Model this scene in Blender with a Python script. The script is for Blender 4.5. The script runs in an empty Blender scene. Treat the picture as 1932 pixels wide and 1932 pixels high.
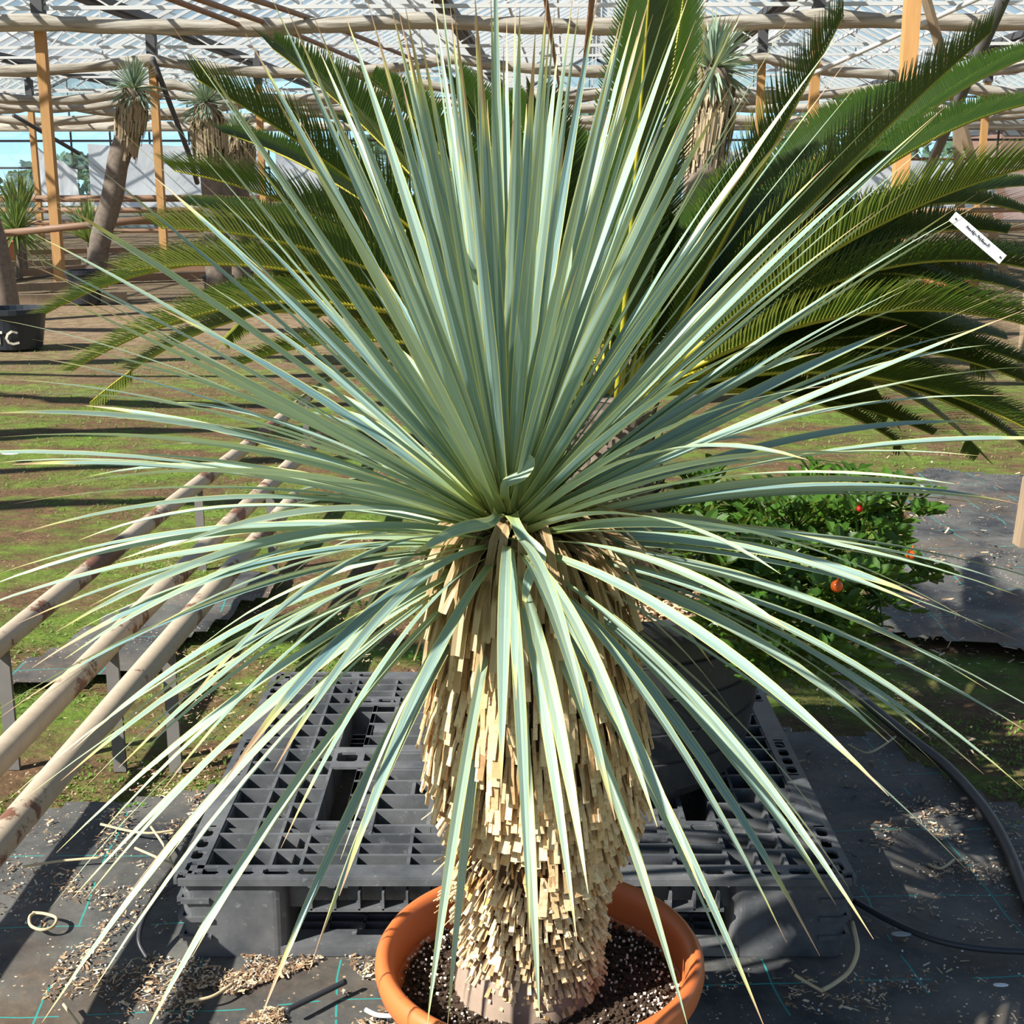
import bpy, math, random
from mathutils import Vector, Matrix, noise
random.seed(7)
R = random.random
def U(a, b): return a + (b - a) * random.random()
C = bpy.context.scene.collection
sc = bpy.context.scene
# ------------------------------------------------------------ camera, sky, sun, exposure
F = 2500.0; TH = math.atan(616 / F); H = 1.345
ct, st = math.cos(TH), math.sin(TH)
cam = bpy.data.cameras.new('camera'); camo = bpy.data.objects.new('camera', cam); C.objects.link(camo)
cam.sensor_width = 36; cam.lens = 36 * F / 1932; cam.clip_end = 500; cam.clip_start = 0.05
camo.location = (0, 0, H); camo.rotation_euler = (math.pi / 2 - TH, 0, 0)
sc.camera = camo
SUN = Vector((0.67, 0.43, -0.64)).normalized()          # the way the sunlight travels
w = bpy.data.worlds.new('sky'); sc.world = w; w.use_nodes = True
nt = w.node_tree; bg = nt.nodes['Background']
sky = nt.nodes.new('ShaderNodeTexSky'); sky.sky_type = 'NISHITA'; sky.sun_disc = False
sky.sun_elevation = math.asin(-SUN.z); sky.sun_rotation = math.atan2(-SUN.x, -SUN.y)
sky.air_density = 1.0; sky.dust_density = 0.15; sky.ozone_density = 1.5
nt.links.new(sky.outputs[0], bg.inputs[0]); bg.inputs[1].default_value = 0.12
sl = bpy.data.lights.new('sun', 'SUN'); sl.energy = 9.6; sl.angle = math.radians(0.55); sl.color = (1, 0.95, 0.86)
so = bpy.data.objects.new('sun', sl); C.objects.link(so); so.rotation_euler = SUN.to_track_quat('-Z', 'Y').to_euler()
so.location = (-3, -3, 8)
vs = sc.view_settings; vs.view_transform = 'Standard'; vs.look = 'None'; vs.exposure = 0.0; vs.gamma = 1; vs.use_curve_mapping = False

# ------------------------------------------------------------ helpers
def un(px, py, Y):
    "the point of the place seen at that pixel, Y metres in front of the camera"
    a = (px - 966) / F; b = (py - 966) / F
    f = ct - b * st; t = Y / f
    return Vector((a * t, Y, H - t * (b * ct + st)))
def gr(px, py, z=0.0):
    a = (px - 966) / F; b = (py - 966) / F
    t = (H - z) / (b * ct + st)
    return Vector((a * t, t * (ct - b * st), z))
GA = math.atan(106 / 2575)
def G(X, D, z): return Vector((X * math.cos(GA) + D * math.sin(GA), D * math.cos(GA) - X * math.sin(GA), z))

class MB:
    def __init__(s): s.v = []; s.f = []; s.a = []
    def vert(s, p, a=(0, 0, 0)): s.v.append(tuple(p)); s.a.append(tuple(a)); return len(s.v) - 1
    def quad(s, ps, a=(0, 0, 0)):
        s.f.append([s.vert(p, a) for p in ps])
    def box(s, c, sx, sy, sz, rot=None, a=(0, 0, 0)):
        i0 = len(s.v)
        for dx in (-1, 1):
            for dy in (-1, 1):
                for dz in (-1, 1):
                    p = Vector((dx * sx / 2, dy * sy / 2, dz * sz / 2))
                    if rot is not None: p = rot @ p
                    s.vert(Vector(c) + p, a)
        for q in ((0,1,3,2),(4,6,7,5),(0,4,5,1),(2,3,7,6),(0,2,6,4),(1,5,7,3)): s.f.append([i0 + k for k in q])
    def beam(s, p, q, wx, wz, up=Vector((0, 0, 1)), a=(0, 0, 0)):
        p = Vector(p); q = Vector(q); d = (q - p); L = d.length; d.normalize()
        if abs(d.dot(up)) > .98: up = Vector((0, 1, 0))
        x = d.cross(up).normalized(); z = x.cross(d)
        rot = Matrix((x, d, z)).transposed()
        s.box((p + q) / 2, wx, L, wz, rot, a)
    def tube(s, pts, rad, n=8, cap=True, a=None, flat=1.0):
        pts = [Vector(p) for p in pts]; rings = []
        N = len(pts); prev = None
        for i, p in enumerate(pts):
            d = (pts[min(i + 1, N - 1)] - pts[max(i - 1, 0)]).normalized()
            if prev is None:
                up = Vector((0, 0, 1)) if abs(d.z) < .9 else Vector((0, 1, 0))
                x = d.cross(up).normalized()
            else: x = (prev - d * prev.dot(d)).normalized()
            prev = x; y = d.cross(x)
            r = rad(i / (N - 1)) if callable(rad) else rad
            rr = R() if a is None else a
            rings.append([s.vert(p + x * math.cos(k * 2 * math.pi / n) * r + y * math.sin(k * 2 * math.pi / n) * r * flat, (k / n, i / (N - 1), rr)) for k in range(n)])
        for i in range(N - 1):
            for k in range(n):
                s.f.append([rings[i][k], rings[i][(k + 1) % n], rings[i + 1][(k + 1) % n], rings[i + 1][k]])
        if cap:
            s.f.append(rings[0][::-1]); s.f.append(rings[-1])
    def lathe(s, prof, c=(0, 0, 0), n=48, a=(0, 0, 0), jit=0.0):
        rings = []
        for r, z in prof:
            rings.append([s.vert((c[0] + r * math.cos(k * 2 * math.pi / n), c[1] + r * math.sin(k * 2 * math.pi / n), c[2] + z + U(-jit, jit)), a) for k in range(n)])
        for i in range(len(prof) - 1):
            for k in range(n):
                s.f.append([rings[i][k], rings[i][(k + 1) % n], rings[i + 1][(k + 1) % n], rings[i + 1][k]])
    def blade(s, pts, width, up, twist=0.0, keel=0.12, a=0.0, prof=None, cutend=False, twist1=None):
        "a leaf: three verts across, its width following prof(v)"
        pts = [Vector(p) for p in pts]; N = len(pts); rows = []
        for i, p in enumerate(pts):
            v = i / (N - 1)
            d = (pts[min(i + 1, N - 1)] - pts[max(i - 1, 0)]).normalized()
            n = (up - d * up.dot(d))
            if n.length < 1e-3: n = Vector((0, -1, 0)) - d * d.y * -1
            n.normalize(); x = d.cross(n)
            tw = twist if twist1 is None else twist + (twist1 - twist) * v
            cx, sx = math.cos(tw), math.sin(tw)
            x2 = x * cx + n * sx; n2 = n * cx - x * sx
            wd = width * (prof(v) if prof else 1) / 2
            rows.append((s.vert(p - x2 * wd, (-1, v, a)), s.vert(p - n2 * wd * keel * 2, (0, v, a)), s.vert(p + x2 * wd, (1, v, a))))
        for i in range(N - 1):
            A, B = rows[i], rows[i + 1]
            s.f.append([A[0], A[1], B[1], B[0]]); s.f.append([A[1], A[2], B[2], B[1]])
    def build(s, name, mat, parent=None, smooth=False, loc=None):
        me = bpy.data.meshes.new(name)
        vv = s.v
        if loc is not None: vv = [(x - loc[0], y - loc[1], z - loc[2]) for x, y, z in s.v]
        me.from_pydata(vv, [], s.f)
        at = me.attributes.new('lc', 'FLOAT_VECTOR', 'POINT')
        at.data.foreach_set('vector', [c for t in s.a for c in t])
        if smooth: me.polygons.foreach_set('use_smooth', [True] * len(me.polygons))
        me.materials.append(mat); me.update()
        o = bpy.data.objects.new(name, me); C.objects.link(o)
        if parent is not None:
            o.parent = parent
            if loc is None: o.matrix_parent_inverse = Matrix.Translation(-Vector(parent.location))
        elif loc is not None: o.location = loc
        return o
def tag(o, label=None, cat=None, group=None, kind=None):
    if label: o['label'] = label
    if cat: o['category'] = cat
    if group: o['group'] = group
    if kind: o['kind'] = kind
    return o
def thing(name, loc, label, cat, group=None):
    o = bpy.data.objects.new(name, None); C.objects.link(o); o.location = loc; o.empty_display_size = .05
    return tag(o, label, cat, group)
def bez(p0, p1, p2, n):
    return [p0 * (1 - t) ** 2 + p1 * 2 * t * (1 - t) + p2 * t * t for t in [i / (n - 1) for i in range(n)]]
def bez3(p0, p1, p2, p3, n):
    return [p0 * (1 - t) ** 3 + p1 * 3 * t * (1 - t) ** 2 + p2 * 3 * t * t * (1 - t) + p3 * t ** 3 for t in [i / (n - 1) for i in range(n)]]
def cat_rom(P, n):
    P = [Vector(p) for p in P]; out = []
    for i in range(len(P) - 1):
        a = P[max(i - 1, 0)]; b = P[i]; c = P[i + 1]; d = P[min(i + 2, len(P) - 1)]
        for k in range(n):
            t = k / n
            out.append(.5 * ((2 * b) + (c - a) * t + (2 * a - 5 * b + 4 * c - d) * t * t + (3 * b - a - 3 * c + d) * t ** 3))
    out.append(P[-1]); return out

# ------------------------------------------------------------ materials
class NT:
    def __init__(s, name):
        s.m = bpy.data.materials.new(name); s.m.use_nodes = True; s.t = s.m.node_tree
        s.b = s.t.nodes['Principled BSDF']; s.out = s.t.nodes['Material Output']
    def n(s, typ, **k):
        x = s.t.nodes.new(typ)
        for a, b in k.items(): setattr(x, a, b)
        return x
    def l(s, a, b): s.t.links.new(a, b)
    def attr(s):
        a = s.n('ShaderNodeAttribute', attribute_name='lc'); x = s.n('ShaderNodeSeparateXYZ'); s.l(a.outputs['Vector'], x.inputs[0]); return x.outputs
    def ramp(s, src, stops, mode='LINEAR'):
        r = s.n('ShaderNodeValToRGB'); s.l(src, r.inputs[0]); r.color_ramp.interpolation = mode
        e = r.color_ramp.elements
        while len(e) < len(stops): e.new(.5)
        for i, (p, c) in enumerate(stops):
            e[i].position = p; e[i].color = (*c, 1) if len(c) == 3 else c
        return r.outputs[0]
    def mix(s, fac, a, b, mode='MIX'):
        m = s.n('ShaderNodeMix', data_type='RGBA', blend_type=mode)
        for sock, val in ((m.inputs[0], fac), (m.inputs[6], a), (m.inputs[7], b)):
            if hasattr(val, 'is_linked') or isinstance(val, bpy.types.NodeSocket): s.l(val, sock)
            elif isinstance(val, (int, float)): sock.default_value = val
            else: sock.default_value = (*val, 1)
        return m.outputs[2]
    def math(s, op, a, b=0.0, clamp=False):
        m = s.n('ShaderNodeMath', operation=op, use_clamp=clamp)
        for i, v in enumerate((a, b)):
            if isinstance(v, bpy.types.NodeSocket): s.l(v, m.inputs[i])
            else: m.inputs[i].default_value = v
        return m.outputs[0]
    def noise(s, scale, detail=4, vec=None, rough=.6, dist=0):
        x = s.n('ShaderNodeTexNoise'); x.inputs['Scale'].default_value = scale; x.inputs['Detail'].default_value = detail
        x.inputs['Roughness'].default_value = rough; x.inputs['Distortion'].default_value = dist
        if vec is None:
            if not hasattr(s, 'geo'): s.geo = s.n('ShaderNodeNewGeometry')
            vec = s.geo.outputs['Position']
        s.l(vec, x.inputs['Vector']); return x.outputs['Fac']
    def pos(s):
        if not hasattr(s, 'geo'): s.geo = s.n('ShaderNodeNewGeometry')
        return s.geo.outputs['Position']
    def col(s, c):
        if isinstance(c, bpy.types.NodeSocket): s.l(c, s.b.inputs['Base Color'])
        else: s.b.inputs['Base Color'].default_value = (*c, 1)
    def bump(s, h, strength=.3, dist=.01):
        b = s.n('ShaderNodeBump'); b.inputs['Strength'].default_value = strength; b.inputs['Distance'].default_value = dist
        s.l(h, b.inputs['Height']); s.l(b.outputs[0], s.b.inputs['Normal'])
    def translucent(s, c, fac):
        tr = s.n('ShaderNodeBsdfTranslucent'); mx = s.n('ShaderNodeMixShader'); mx.inputs[0].default_value = fac
        if isinstance(c, bpy.types.NodeSocket): s.l(c, tr.inputs[0])
        else: tr.inputs[0].default_value = (*c, 1)
        s.l(s.b.outputs[0], mx.inputs[1]); s.l(tr.outputs[0], mx.inputs[2]); s.l(mx.outputs[0], s.out.inputs[0])
    def transparent(s, fac, col=(1, 1, 1)):
        tr = s.n('ShaderNodeBsdfTransparent'); tr.inputs[0].default_value = (*col, 1)
        mx = s.n('ShaderNodeMixShader')
        if isinstance(fac, bpy.types.NodeSocket): s.l(fac, mx.inputs[0])
        else: mx.inputs[0].default_value = fac
        s.l(s.b.outputs[0], mx.inputs[1]); s.l(tr.outputs[0], mx.inputs[2]); s.l(mx.outputs[0], s.out.inputs[0])
def _speck(t, col, scale, rad, gate, thr, cols=((.18, .10, .05), (.62, .48, .32), (.80, .76, .70))):
    v = t.n('ShaderNodeTexVoronoi'); v.inputs['Scale'].default_value = scale; t.l(t.pos(), v.inputs['Vector'])
    x = t.n('ShaderNodeSeparateXYZ'); t.l(v.outputs['Color'], x.inputs[0])
    inside = t.math('LESS_THAN', v.outputs['Distance'], t.math('MULTIPLY', x.outputs[1], rad))
    g = t.math('MULTIPLY', t.math('SUBTRACT', gate, thr, True), 5, True)
    on = t.math('LESS_THAN', x.outputs[0], t.math('ADD', t.math('MULTIPLY', g, .8), .06))
    return t.mix(t.math('MULTIPLY', inside, on), col, t.ramp(x.outputs[2], [(0, cols[0]), (.6, cols[1]), (1, cols[2])]))
NT.speck = _speck
def simple(name, c, rough=.6, var=.0, scale=20, metal=0):
    t = NT(name); t.b.inputs['Roughness'].default_value = rough; t.b.inputs['Metallic'].default_value = metal
    if var:
        f = t.noise(scale); t.col(t.mix(f, tuple(x * (1 - var) for x in c), tuple(min(1, x * (1 + var)) for x in c)))
    else: t.col(c)
    return t.m

def leaf_mat(name, c0, c1, edge, base, tip, tipstart=.9, trans=.22, rough=.42):
    t = NT(name); a = t.attr()
    col = t.mix(a[2], c0, c1)
    nz = t.noise(14, 3); col = t.mix(t.math('MULTIPLY', nz, .35), col, tuple(x * .72 for x in c0))
    # fine lengthwise veins
    cmb = t.n('ShaderNodeCombineXYZ'); t.l(t.math('MULTIPLY', a[0], 3.5), cmb.inputs[0]); t.l(t.math('MULTIPLY', a[1], 1.2), cmb.inputs[1]); t.l(t.math('MULTIPLY', a[2], 37), cmb.inputs[2])
    vn = t.noise(2.2, 3, cmb.outputs[0]); col = t.mix(t.math('MULTIPLY', t.math('SUBTRACT', vn, .42, True), 1.6, True), col, tuple(min(1, x * 1.3) for x in c1))
    col = t.mix(t.math('SUBTRACT', 1, t.math('MULTIPLY', a[1], 4.5), True), col, base)
    e = t.math('MULTIPLY', t.math('SUBTRACT', t.math('ABSOLUTE', a[0]), .78, True), 6, True)
    col = t.mix(e, col, edge)
    tv = t.math('SUBTRACT', a[1], t.math('ADD', tipstart, t.math('MULTIPLY', t.math('SUBTRACT', a[2], .5), .16)))
    y = t.math('MULTIPLY', t.math('ADD', tv, .05), 18, True); col = t.mix(y, col, edge)
    y = t.math('MULTIPLY', tv, 22, True); col = t.mix(y, col, tip)
    t.col(col); t.b.inputs['Roughness'].default_value = rough
    t.b.inputs['Specular IOR Level'].default_value = .45
    t.translucent(t.mix(.5, col, (.55, .62, .12)), trans)
    return t.m
M = {}
M['yucca'] = leaf_mat('glaucous_leaf', (.12, .245, .285), (.46, .59, .43), (.62, .62, .22), (.34, .42, .10), (.50, .33, .20), .93, .16)
M['yucca_far'] = leaf_mat('far_glaucous_leaf', (.20, .30, .24), (.32, .42, .34), (.45, .48, .3), (.28, .32, .15), (.4, .3, .2), .93, .15)
M['grass_leaf'] = leaf_mat('grass_leaf', (.10, .20, .05), (.22, .32, .10), (.3, .36, .1), (.25, .3, .1), (.5, .4, .2), .85, .3)
M['cycad'] = leaf_mat('cycad_leaflet', (.012, .036, .004), (.032, .075, .006), (.04, .09, .008), (.045, .08, .01), (.22, .18, .03), .95, .44, .30)
M['midrib'] = simple('frond_midrib', (.38, .34, .025), .45, .25, 12)
M['bush'] = leaf_mat('shrub_leaf', (.022, .07, .012), (.085, .20, .022), (.06, .15, .03), (.04, .1, .015), (.08, .2, .03), 1.2, .35, .35)
M['moss'] = leaf_mat('moss_leaf', (.10, .20, .03), (.20, .32, .05), (.14, .24, .04), (.07, .12, .02), (.2, .28, .06), 1.2, .35, .6)
M['weed'] = leaf_mat('weed_leaf', (.10, .32, .03), (.18, .45, .05), (.12, .3, .04), (.08, .2, .03), (.2, .4, .06), 1.2, .35, .5)
M['deadleaf'] = leaf_mat('dead_leaf', (.20, .115, .05), (.50, .36, .19), (.55, .42, .24), (.10, .05, .025), (.6, .46, .28), .85, .15, .7)
def shingle_mat():
    t = NT('cut_leaf_base'); a = t.attr()
    col = t.ramp(a[2], [(0, (.26, .13, .055)), (.25, (.50, .32, .16)), (.5, (.80, .58, .32)), (.85, (.96, .77, .49)), (1, (.78, .42, .13))])
    n = t.noise(160, 3); col = t.mix(t.math('MULTIPLY', t.math('SUBTRACT', n, .5, True), 3, True), col, (.26, .15, .07))
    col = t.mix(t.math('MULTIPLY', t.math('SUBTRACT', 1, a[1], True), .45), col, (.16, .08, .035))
    t.col(col); t.b.inputs['Roughness'].default_value = .75; t.b.inputs['Specular IOR Level'].default_value = .2; t.bump(n, .3, .002); return t.m
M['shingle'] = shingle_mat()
M['core'] = simple('trunk_core', (.085, .042, .018), .9, .4, 60)
M['bulb'] = simple('trunk_base_bark', (.33, .25, .19), .85, .35, 45)
def terracotta():
    t = NT('orange_plastic'); n = t.noise(6); col = t.mix(n, (.60, .15, .04), (.68, .19, .055)); t.col(col)
    t.b.inputs['Roughness'].default_value = .45; return t.m
M['pot'] = terracotta()
M['soil'] = simple('potting_soil', (.05, .030, .018), .95, .5, 90)
M['perlite'] = simple('perlite', (.75, .70, .62), .8)
def plastic(name, c0, c1, rough):
    t = NT(name); n = t.noise(9, 6); n2 = t.noise(70, 3)
    col = t.mix(t.math('MULTIPLY', t.math('SUBTRACT', n, .38, True), 3, True), c0, c1)
    col = t.mix(t.math('MULTIPLY', t.math('SUBTRACT', n2, .62, True), 3, True), col, tuple(x * 2 for x in c1))
    t.col(col); t.b.inputs['Roughness'].default_value = rough; return t.m
M['pallet'] = plastic('dusty_black_plastic', (.068, .075, .084), (.165, .17, .175), .40)
M['tub'] = plastic('black_tub_plastic', (.035, .038, .042), (.055, .058, .062), .42)
M['blackpot'] = simple('black_pot_plastic', (.02, .025, .035), .4, .3, 8)
def chips():
    t = NT('bark_chips'); a = t.attr()
    t.col(t.ramp(a[2], [(0, (.10, .05, .025)), (.3, (.30, .17, .09)), (.55, (.55, .40, .24)), (.8, (.70, .55, .36)), (1, (.80, .76, .70))])); t.b.inputs['Roughness'].default_value = .85; return t.m
M['chips'] = chips()
def pipe():
    t = NT('rusty_painted_pipe'); a = t.attr(); p = t.pos()
    n = t.noise(2.6, 9, rough=.7); n2 = t.noise(40, 4)
    ang = t.math('ABSOLUTE', t.math('SUBTRACT', a[0], .5))
    f = t.math('ADD', n, t.math('MULTIPLY', ang, .0)); f = t.math('MULTIPLY', t.math('SUBTRACT', t.math('ADD', f, t.math('MULTIPLY', n2, .12)), .585, True), 30, True)
    rust = t.mix(n2, (.10, .038, .022), (.26, .12, .07)); t.col(t.mix(f, t.mix(n2, (.42, .33, .24), (.60, .50, .37)), rust)); t.b.inputs['Roughness'].default_value = .6; return t.m
M['pipe'] = pipe()
def fabric():
    t = NT('black_ground_fabric'); p = t.pos()
    mp = t.n('ShaderNodeMapping'); mp.inputs['Rotation'].default_value = (0, 0, math.radians(-4)); t.l(p, mp.inputs[0])
    d = t.n('ShaderNodeTexNoise'); d.inputs['Scale'].default_value = 2.5; t.l(p, d.inputs['Vector'])
    ad = t.n('ShaderNodeVectorMath', operation='MULTIPLY_ADD'); t.l(d.outputs['Color'], ad.inputs[0]); ad.inputs[1].default_value = (.06, .06, 0); t.l(mp.outputs[0], ad.inputs[2])
    x = t.n('ShaderNodeSeparateXYZ'); t.l(ad.outputs[0], x.inputs[0])
    def line(s, per, wd):
        q = t.math('FRACT', t.math('MULTIPLY', s, 1 / per)); q = t.math('ABSOLUTE', t.math('SUBTRACT', q, .5))
        return t.math('LESS_THAN', q, wd / per / 2)
    l = t.math('MAXIMUM', line(x.outputs[0], .25, .0034), line(x.outputs[1], .27, .003))
    l = t.math('MULTIPLY', l, t.math('GREATER_THAN', t.noise(6, 2), .47))
    n = t.noise(3.2, 8, rough=.7); n2 = t.noise(45, 6)
    dust = t.math('MULTIPLY', t.math('SUBTRACT', n, .36, True), 2.4, True)
    col = t.mix(dust, (.03, .034, .04), (.20, .195, .17))
    col = t.mix(t.math('MULTIPLY', t.math('SUBTRACT', n2, .60, True), 4, True), col, (.26, .19, .12))
    brown = t.math('MULTIPLY', t.math('SUBTRACT', t.noise(1.9, 6), .50, True), 6, True)
    col = t.mix(t.math('MULTIPLY', brown, .75), col, t.mix(n2, (.03, .02, .012), (.20, .13, .075)))
    col = t.mix(l, col, (.03, .30, .27))
    col = t.speck(col, 150, .42, t.noise(2.3, 4), .50)
    t.col(col); t.b.inputs['Roughness'].default_value = .62; t.bump(n2, .4, .004); return t.m
M['fabric'] = fabric()
def floorm():
    t = NT('mossy_earth'); p = t.pos()
    st_ = t.n('ShaderNodeMapping'); st_.inputs['Scale'].default_value = (.6, 1.3, 1); t.l(p, st_.inputs[0])
    n = t.noise(1.9, 9, st_.outputs[0], .75); n2 = t.noise(38, 6); n3 = t.noise(7, 6)
    earth = t.mix(n2, (.04, .022, .012), (.24, .145, .08)); moss = t.mix(n3, (.04, .10, .012), (.22, .30, .045))
    moss = t.mix(t.math('MULTIPLY', t.math('SUBTRACT', n2, .4, True), 3, True), moss, (.10, .17, .03))
    near = t.mix(t.math('MULTIPLY', t.math('SUBTRACT', t.math('ADD', n, t.math('MULTIPLY', n3, .22)), .55, True), 7, True), earth, moss)
    x = t.n('ShaderNodeSeparateXYZ'); t.l(p, x.inputs[0])
    far = t.mix(n3, (.10, .06, .035), (.40, .30, .19)); far = t.mix(t.math('MULTIPLY', t.math('SUBTRACT', n, .55, True), 6, True), far, (.16, .20, .06))
    ff = t.math('MULTIPLY', t.math('SUBTRACT', x.outputs[1], 8.5), .25, True)
    near = t.speck(near, 110, .5, t.noise(2.7, 4), .48, ((.05, .03, .015), (.34, .22, .11), (.55, .45, .3)))
    res = t.mix(ff, near, far); res = t.mix(t.math('MULTIPLY', t.math('SUBTRACT', t.noise(13, 5), .45, True), 2.4, True), res, (.05, .04, .018))
    t.col(res); t.b.inputs['Roughness'].default_value = .9; t.b.inputs['Specular IOR Level'].default_value = .15; t.bump(n2, .8, .012); return t.m
M['floor'] = floorm()
def wood(name, a, b, sc_=(30, 30, 3)):
    t = NT(name); mp = t.n('ShaderNodeMapping'); mp.inputs['Scale'].default_value = sc_; t.l(t.pos(), mp.inputs[0])
    n = t.noise(1, 5, mp.outputs[0]); t.col(t.mix(n, a, b)); t.b.inputs['Roughness'].default_value = .7; return t.m
M['wood'] = wood('orange_pine', (.42, .20, .06), (.66, .38, .15))
M['woodgrey'] = wood('weathered_wood', (.20, .14, .09), (.42, .31, .2))
M['metal'] = simple('galvanised_steel', (.42, .43, .43), .5, .15, 5, .3)
M['support'] = simple('dull_steel', (.16, .15, .14), .7, .3, 9)
M['white'] = simple('white_painted_metal', (.72, .72, .70), .45)
M['dark'] = simple('dark_gutter_metal', (.09, .09, .095), .6)
M['brownpipe'] = simple('brown_pipe', (.30, .17, .10), .55, .3, 3)
def screenm():
    t = NT('rolled_screen_cloth'); mp = t.n('ShaderNodeMapping'); mp.inputs['Scale'].default_value = (1.2, 14, 14); t.l(t.pos(), mp.inputs[0])
    n = t.noise(1, 5, mp.outputs[0]); t.col(t.ramp(n, [(.3, (.24, .20, .15)), (.5, (.56, .50, .41)), (.7, (.74, .69, .60))])); t.b.inputs['Roughness'].default_value = .85
    t.bump(n, .6, .04); t.translucent((.55, .5, .4), .2); return t.m
M['screen'] = screenm()
def glass(name, tr, c, tcol=(1, 1, 1)):
    t = NT(name); t.col(c); t.b.inputs['Roughness'].default_value = .15
    n = t.noise(.6, 5); t.transparent(t.math('SUBTRACT', tr + .15, t.math('MULTIPLY', n, .3)), tcol); return t.m
M['glass'] = glass('dusty_roof_glass', .72, (.55, .60, .66), (.93, .97, 1))
M['wallglass'] = glass('wall_glass', .72, (.35, .50, .60), (.80, .92, 1))
def film():
    t = NT('plastic_film'); t.col(t.mix(t.noise(1.1, 5, dist=1.2), (.92, .95, .96), (1, 1, 1))); t.b.inputs['Roughness'].default_value = .35
    t.bump(t.noise(1.2, 3, dist=1), .3, .1); t.translucent((.9, .95, 1), .5); return t.m
M['film'] = film()
M['berry'] = simple('orange_berry', (.80, .14, .015), .25)
M['berry_red'] = simple('red_berry', (.55, .02, .01), .25)
M['bark'] = simple('grey_bark', (.20, .155, .12), .9, .7, 22)
M['skirt'] = leaf_mat('dry_skirt', (.28, .20, .12), (.52, .41, .27), (.55, .45, .3), (.3, .2, .12), (.55, .45, .3), 1.2, .1, .8)
M['tag'] = simple('white_tag', (.82, .85, .86), .4)
M['ink'] = simple('black_ink', (.03, .03, .04), .6)
M['paint'] = simple('cream_paint', (.62, .58, .48), .6)
M['tree'] = leaf_mat('distant_leaf', (.06, .12, .06), (.12, .2, .09), (.1, .18, .08), (.08, .12, .06), (.1, .2, .1), 1.2, .2, .7)
M['brick'] = simple('brick_wall', (.40, .20, .14), .85, .2, 3)
M['straw'] = simple('dry_straw', (.58, .46, .28), .8, .2, 30)
M['clay'] = simple('terracotta', (.55, .20, .10), .7, .2, 8)

# ------------------------------------------------------------ floor and ground sheets
def groundz(x, y):
    return .02 * noise.noise(Vector((x * .9, y * .9, 0))) - .02
mb = MB(); xs = [-30 + i * 1.0 for i in range(61)]
nx, ny = 120, 150
grid = []
def gy(j): return .3 + 60 * (j / ny) ** 2.2
for j in range(ny + 1):
    y = gy(j); row = []
    for i in range(nx + 1):
        x = (i / nx - .5) * (4 + y * 1.4); row.append(mb.vert((x, y, groundz(x, y))))
    grid.append(row)
for j in range(ny):
    for i in range(nx): mb.f.append([grid[j][i], grid[j][i + 1], grid[j + 1][i + 1], grid[j + 1][i]])
tag(mb.build('floor', M['floor'], smooth=True), kind='structure')
mb = MB(); mb.quad([(-150, -20, -.12), (150, -20, -.12), (150, 300, -.12), (-150, 300, -.12)])
tag(mb.build('floor', M['floor']), kind='structure')

def inpoly(x, y, P):
    c = False; j = len(P) - 1
    for i in range(len(P)):
        if (P[i][1] > y) != (P[j][1] > y) and x < (P[j][0] - P[i][0]) * (y - P[i][1]) / (P[j][1] - P[i][1]) + P[i][0]: c = not c
        j = i
    return c
def sheet(name, poly, label, step=.03, z0=.001, wr=.007):
    mb = MB(); xs = [p[0] for p in poly]; ys = [p[1] for p in poly]; idx = {}
    x0, x1, y0, y1 = min(xs), max(xs), min(ys), max(ys)
    ni = int((x1 - x0) / step) + 1; nj = int((y1 - y0) / step) + 1
    def V(i, j):
        if (i, j) not in idx:
            x = x0 + i * step; y = y0 + j * step
            z = z0 + wr * abs(noise.noise(Vector((x * 2.1 + y * 1.4, y * 2.6, 3)))) + wr * .8 * max(0, noise.noise(Vector((x * 5 + y * 5, y * 1.5, 9))))
            idx[(i, j)] = mb.vert((x, y, z))
        return idx[(i, j)]
    for i in range(ni):
        for j in range(nj):
            cx = x0 + (i + .5) * step; cy = y0 + (j + .5) * step
            e = .07 * noise.noise(Vector((cx * 6, cy * 6, 1)))
            if inpoly(cx + e, cy + e, poly): mb.f.append([V(i, j), V(i + 1, j), V(i + 1, j + 1), V(i, j + 1)])
    o = mb.build(name, M['fabric'], smooth=True); return tag(o, label, 'ground fabric')
FAB = [(-1.6, .9), (1.5, .9), (1.9, 2.2), (1.25, 2.55), (1.0, 2.95), (.62, 3.25), (.1, 3.25), (-.6, 2.85), (-1.1, 2.66), (-1.6, 2.62)]
sheet('ground_fabric', FAB, 'black woven ground fabric with teal grid lines beneath the pallet and orange pot')
sheet('ground_fabric', [(1.05, 3.9), (2.0, 3.4), (2.8, 4.2), (2.7, 6.0), (2.0, 6.3), (1.6, 5.2)], 'wrinkled black ground fabric by the wooden stake at the right', .05, .012, .03)
sheet('ground_fabric', [(-1.45, 3.4), (-1.05, 3.5), (-.8, 4.4), (-.95, 4.6), (-1.3, 3.95)], 'torn strip of dark ground fabric between the rusty pipes at left', .04, .012, .03)

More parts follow.
